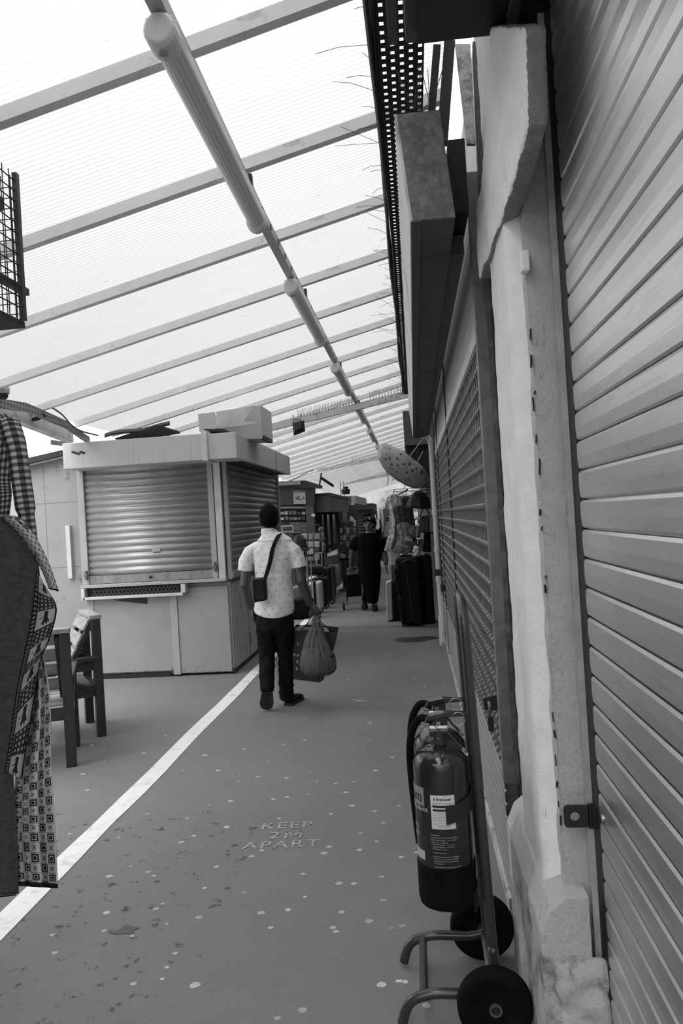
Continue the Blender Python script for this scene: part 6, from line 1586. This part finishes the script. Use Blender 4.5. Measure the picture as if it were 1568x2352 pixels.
t.base(t.mix(sp, t.ramp(t.noise(co, 9, 6), [(.3, .30), (.7, .50)]), .06)); t.b.inputs['Alpha'].default_value = .85; CLR = t.done(.3)
umbrella('clear spotted umbrella hanging open from the fascia corner', P(930, 1063, y=10.6), (-.63, -.22, -.77), .43, CLR, 10.6, .25)
t = NT('clear_umbrella2'); co = t.coord()
t.base(t.ramp(t.noise(co, 16, 6, .75), [(.4, .04), (.6, .45)])); t.b.inputs['Alpha'].default_value = .85; CLR2 = t.done(.25)
u2 = umbrella('patterned clear umbrella hanging just below the spotted one', P(940, 1096, y=11.4), (-.5, -.2, -.85), .27, CLR2, 11.4, .12)
MB().tube([P(940, 1096, y=11.4), V((.30, 11.4, 2.35))], .004, 5).build('hanging_cord', BLK, u2)
umbrella('black umbrella hanging open beside the white drainpipe', P(961, 1166, y=10.9), (.12, -.1, 1), .165, M('umbrella_black', .006, .6, var=.4), 10.9, .24)
umbrella('pale clear umbrella partly hidden behind the spotted umbrella', P(958, 1092, y=12.2), (-.3, -.6, -.7), .2, CLR2, 12.2, .1)
# rail of dresses
CL = [M(f'garment_{k}', g, .85, var=.8, vs=8 + 3 * k) for k, g in enumerate((.02, .12, .06, .45, .05, .22))]
spec = [(905, 1135, 1268, 13.0, 3, 'pale slim garment'), (915, 1150, 1270, 13.6, 1, 'dark flowered dress'), (924, 1145, 1262, 14.4, 0, 'black dress'), (932, 1140, 1240, 13.2, 2, 'dark patterned dress'),
        (897, 1150, 1235, 16.5, 5, 'grey patterned tunic'), (902, 1138, 1200, 15.6, 0, 'black top'), (910, 1140, 1190, 15.0, 3, 'white printed blouse'), (920, 1160, 1265, 12.6, 4, 'dark long dress'), (926, 1200, 1268, 12.4, 5, 'grey flowered skirt'), (890, 1165, 1235, 19.0, 1, 'small dark dress')]
for px, t0, b0, yy, k, nm in spec:
    a_, b_ = P(px, t0, y=yy), P(px, b0, y=yy); b_.z = max(b_.z, .06)
    o = thing('hanging_garment', f'{nm} hanging on the right, ' + ('first' if yy < 13 else 'farther') + f' in the row past the umbrellas', 'dress', a_, None)
    mb = MB(); L_ = a_.z - b_.z
    mb.loft([a_, a_ - V((0, 0, .05)), a_ - V((0, 0, L_ * .35)), a_ - V((0, 0, L_ * .7)), b_ ], [(.04, .03), (.12, .05), (.10, .05), (.13, .07), (.17, .09)], n=20)
    for i, v_ in enumerate(mb.v): mb.v[i] = v_ + V((.012 * math.sin(i % 20 * 1.9), .02 * math.sin(i % 20 * 1.3 + i), 0))
    mb.build('cloth', CL[k], o, smooth=True)
    MB().tube(smooth_path([a_ - V((0, 0, .01)), a_ + V((0, 0, .04)), a_ + V((.02, 0, .06)), a_ + V((0, 0, .08))], 4) + [V((.32, yy, a_.z + .08))], .005, 5).build('hanger', BLK, o)
rl = thing('garment_rail', 'dark rail under the shop fronts carrying the hanging clothes', 'rail', P(910, 1135, y=14))
mb = MB(); mb.cyl(P(935, 1125, y=12.2), P(888, 1150, y=20), .015); mb.build('rail', BLK, rl)
tag(MB().prism([P(*q_, y=12.9) for q_ in ((922, 1222), (936, 1221), (936, 1223), (922, 1224))], (0, .03, 0)).build('shelf_arm', WH), 'short white shelf arm sticking out among the hanging clothes', 'arm')
# plastic covered goods, white posts and bunting further on
for k in range(7):
    yy = 20 + 2.6 * k; px = 893 - 6.5 * k; e = P(px, 1158 + 2.2 * k, y=yy)
    mb = MB().grid(lambda u, v: e + V((-.35 * u + .1, .8 * u, -.05 * u - (.25 + .15 * math.sin(u * 7 + k)) * v + .03 * math.sin(u * 13))), 12, 5)
    tag(mb.build('plastic_awning', M('awning_film', .60, .4, var=.3, vs=7), thick=.004, smooth=True), ('nearest' if k == 0 else 'farther') + ' pale plastic sheet draped from the right hand roof edge' , 'awning', None if k == 0 else 'draped plastic sheets')
    tag(MB().cyl(V((e.x + .15, yy + .3, 0)), V((e.x + .15, yy + .3, e.z)), .05, n=10).build('awning_post', M('post_white2', .55, .5)), ('nearest' if k == 0 else 'farther') + ' white post carrying the draped plastic sheets', 'post', None if k == 0 else 'white awning posts')
for k in range(9):
    yy = 18 + 2.2 * k; px = 903 - 5.0 * k; a_ = P(px, 1170 + k * 1.5, y=yy)
    mb = MB().loft([a_, a_ - V((0, 0, .08)), a_ - V((0, 0, .5)), a_ - V((0, 0, .85))], [(.05, .05), (.14, .1), (.13, .1), (.16, .12)], n=12)
    mb.tube([a_ - V((0, 0, .02)), a_ + V((0, 0, .03)), V((.32, yy, a_.z + .03))], .008, 5)
    tag(mb.build('distant_garment', CL[(k * 2 + 3) % 6], smooth=True), 'small distant garment hanging along the right side shop fronts', 'dress', 'distant garments on the right')
# small toy car / trolley on the floor right of the far man
mb = MB().box(P(907, 1262, y=19).x - .12, P(907, 1262, y=19).x + .12, 18.8, 19.2, .0, .45); tag(mb.build('printed_box', PT, bevel=.03), 'printed box on the floor under the far hanging clothes', 'box')
mb = MB().prism([P(*q_, y=16.8) for q_ in ((906, 1236), (914, 1232), (919, 1291), (910, 1293))], (0, .2, 0)); mb.v = [V((q_.x, q_.y, 0 if q_.z < .8 else q_.z)) for q_ in mb.v]
tag(mb.build('parcel', M('parcel_pale', .35, .6, var=.5, vs=12), bevel=.02), 'pale parcel standing under the hanging clothes on the right', 'parcel')
# far end of the market
struct(MB().box(-16, 6, 61, 61.5, 0, 4.2).build('wall_far', M('far_wall', .30, .8, var=.5, vs=1.2)))
for k, (px, hgt, g) in enumerate(((858, 1.9, .05), (866, 2.1, .3), (873, 1.8, .02), (846, 2.0, .03))):
    yy = 40 + 3 * k; e = P(px, 1200, y=yy)
    tag(MB().box(e.x - .5, e.x + .5, yy, yy + 1.5, 0, hgt).build('distant_stall', M(f'far_stall_{k}', g, .7, var=.6, vs=3)), f'small {["dark","pale","black","grey"][k]} stall block at the far end of the walkway', 'stall')
p0 = P(861, 1205, y=36); fp = thing('person', 'tiny distant figure in a pale top at the far end of the walkway', 'person', (p0.x, 36, 0))
mb = MB(); head(mb, V((p0.x, 36, 1.5)), (0, -1, 0), .9); mb.loft([(p0.x, 36, 1.42), (p0.x, 36, 1.3), (p0.x, 36, .9), (p0.x + .02, 36, .5), (p0.x + .02, 36, .02)], [(.05, .05), (.2, .12), (.16, .12), (.13, .12), (.1, .11)], n=12)
mb.fused(.02, 2).build('body', SKIN, fp, smooth=True); MB().loft([(p0.x, 36, 1.38), (p0.x, 36, 1.3), (p0.x, 36, .85)], [(.1, .1), (.22, .14), (.18, .14)], n=14).build('top', M('top_pale', .4, .8), fp, smooth=True)
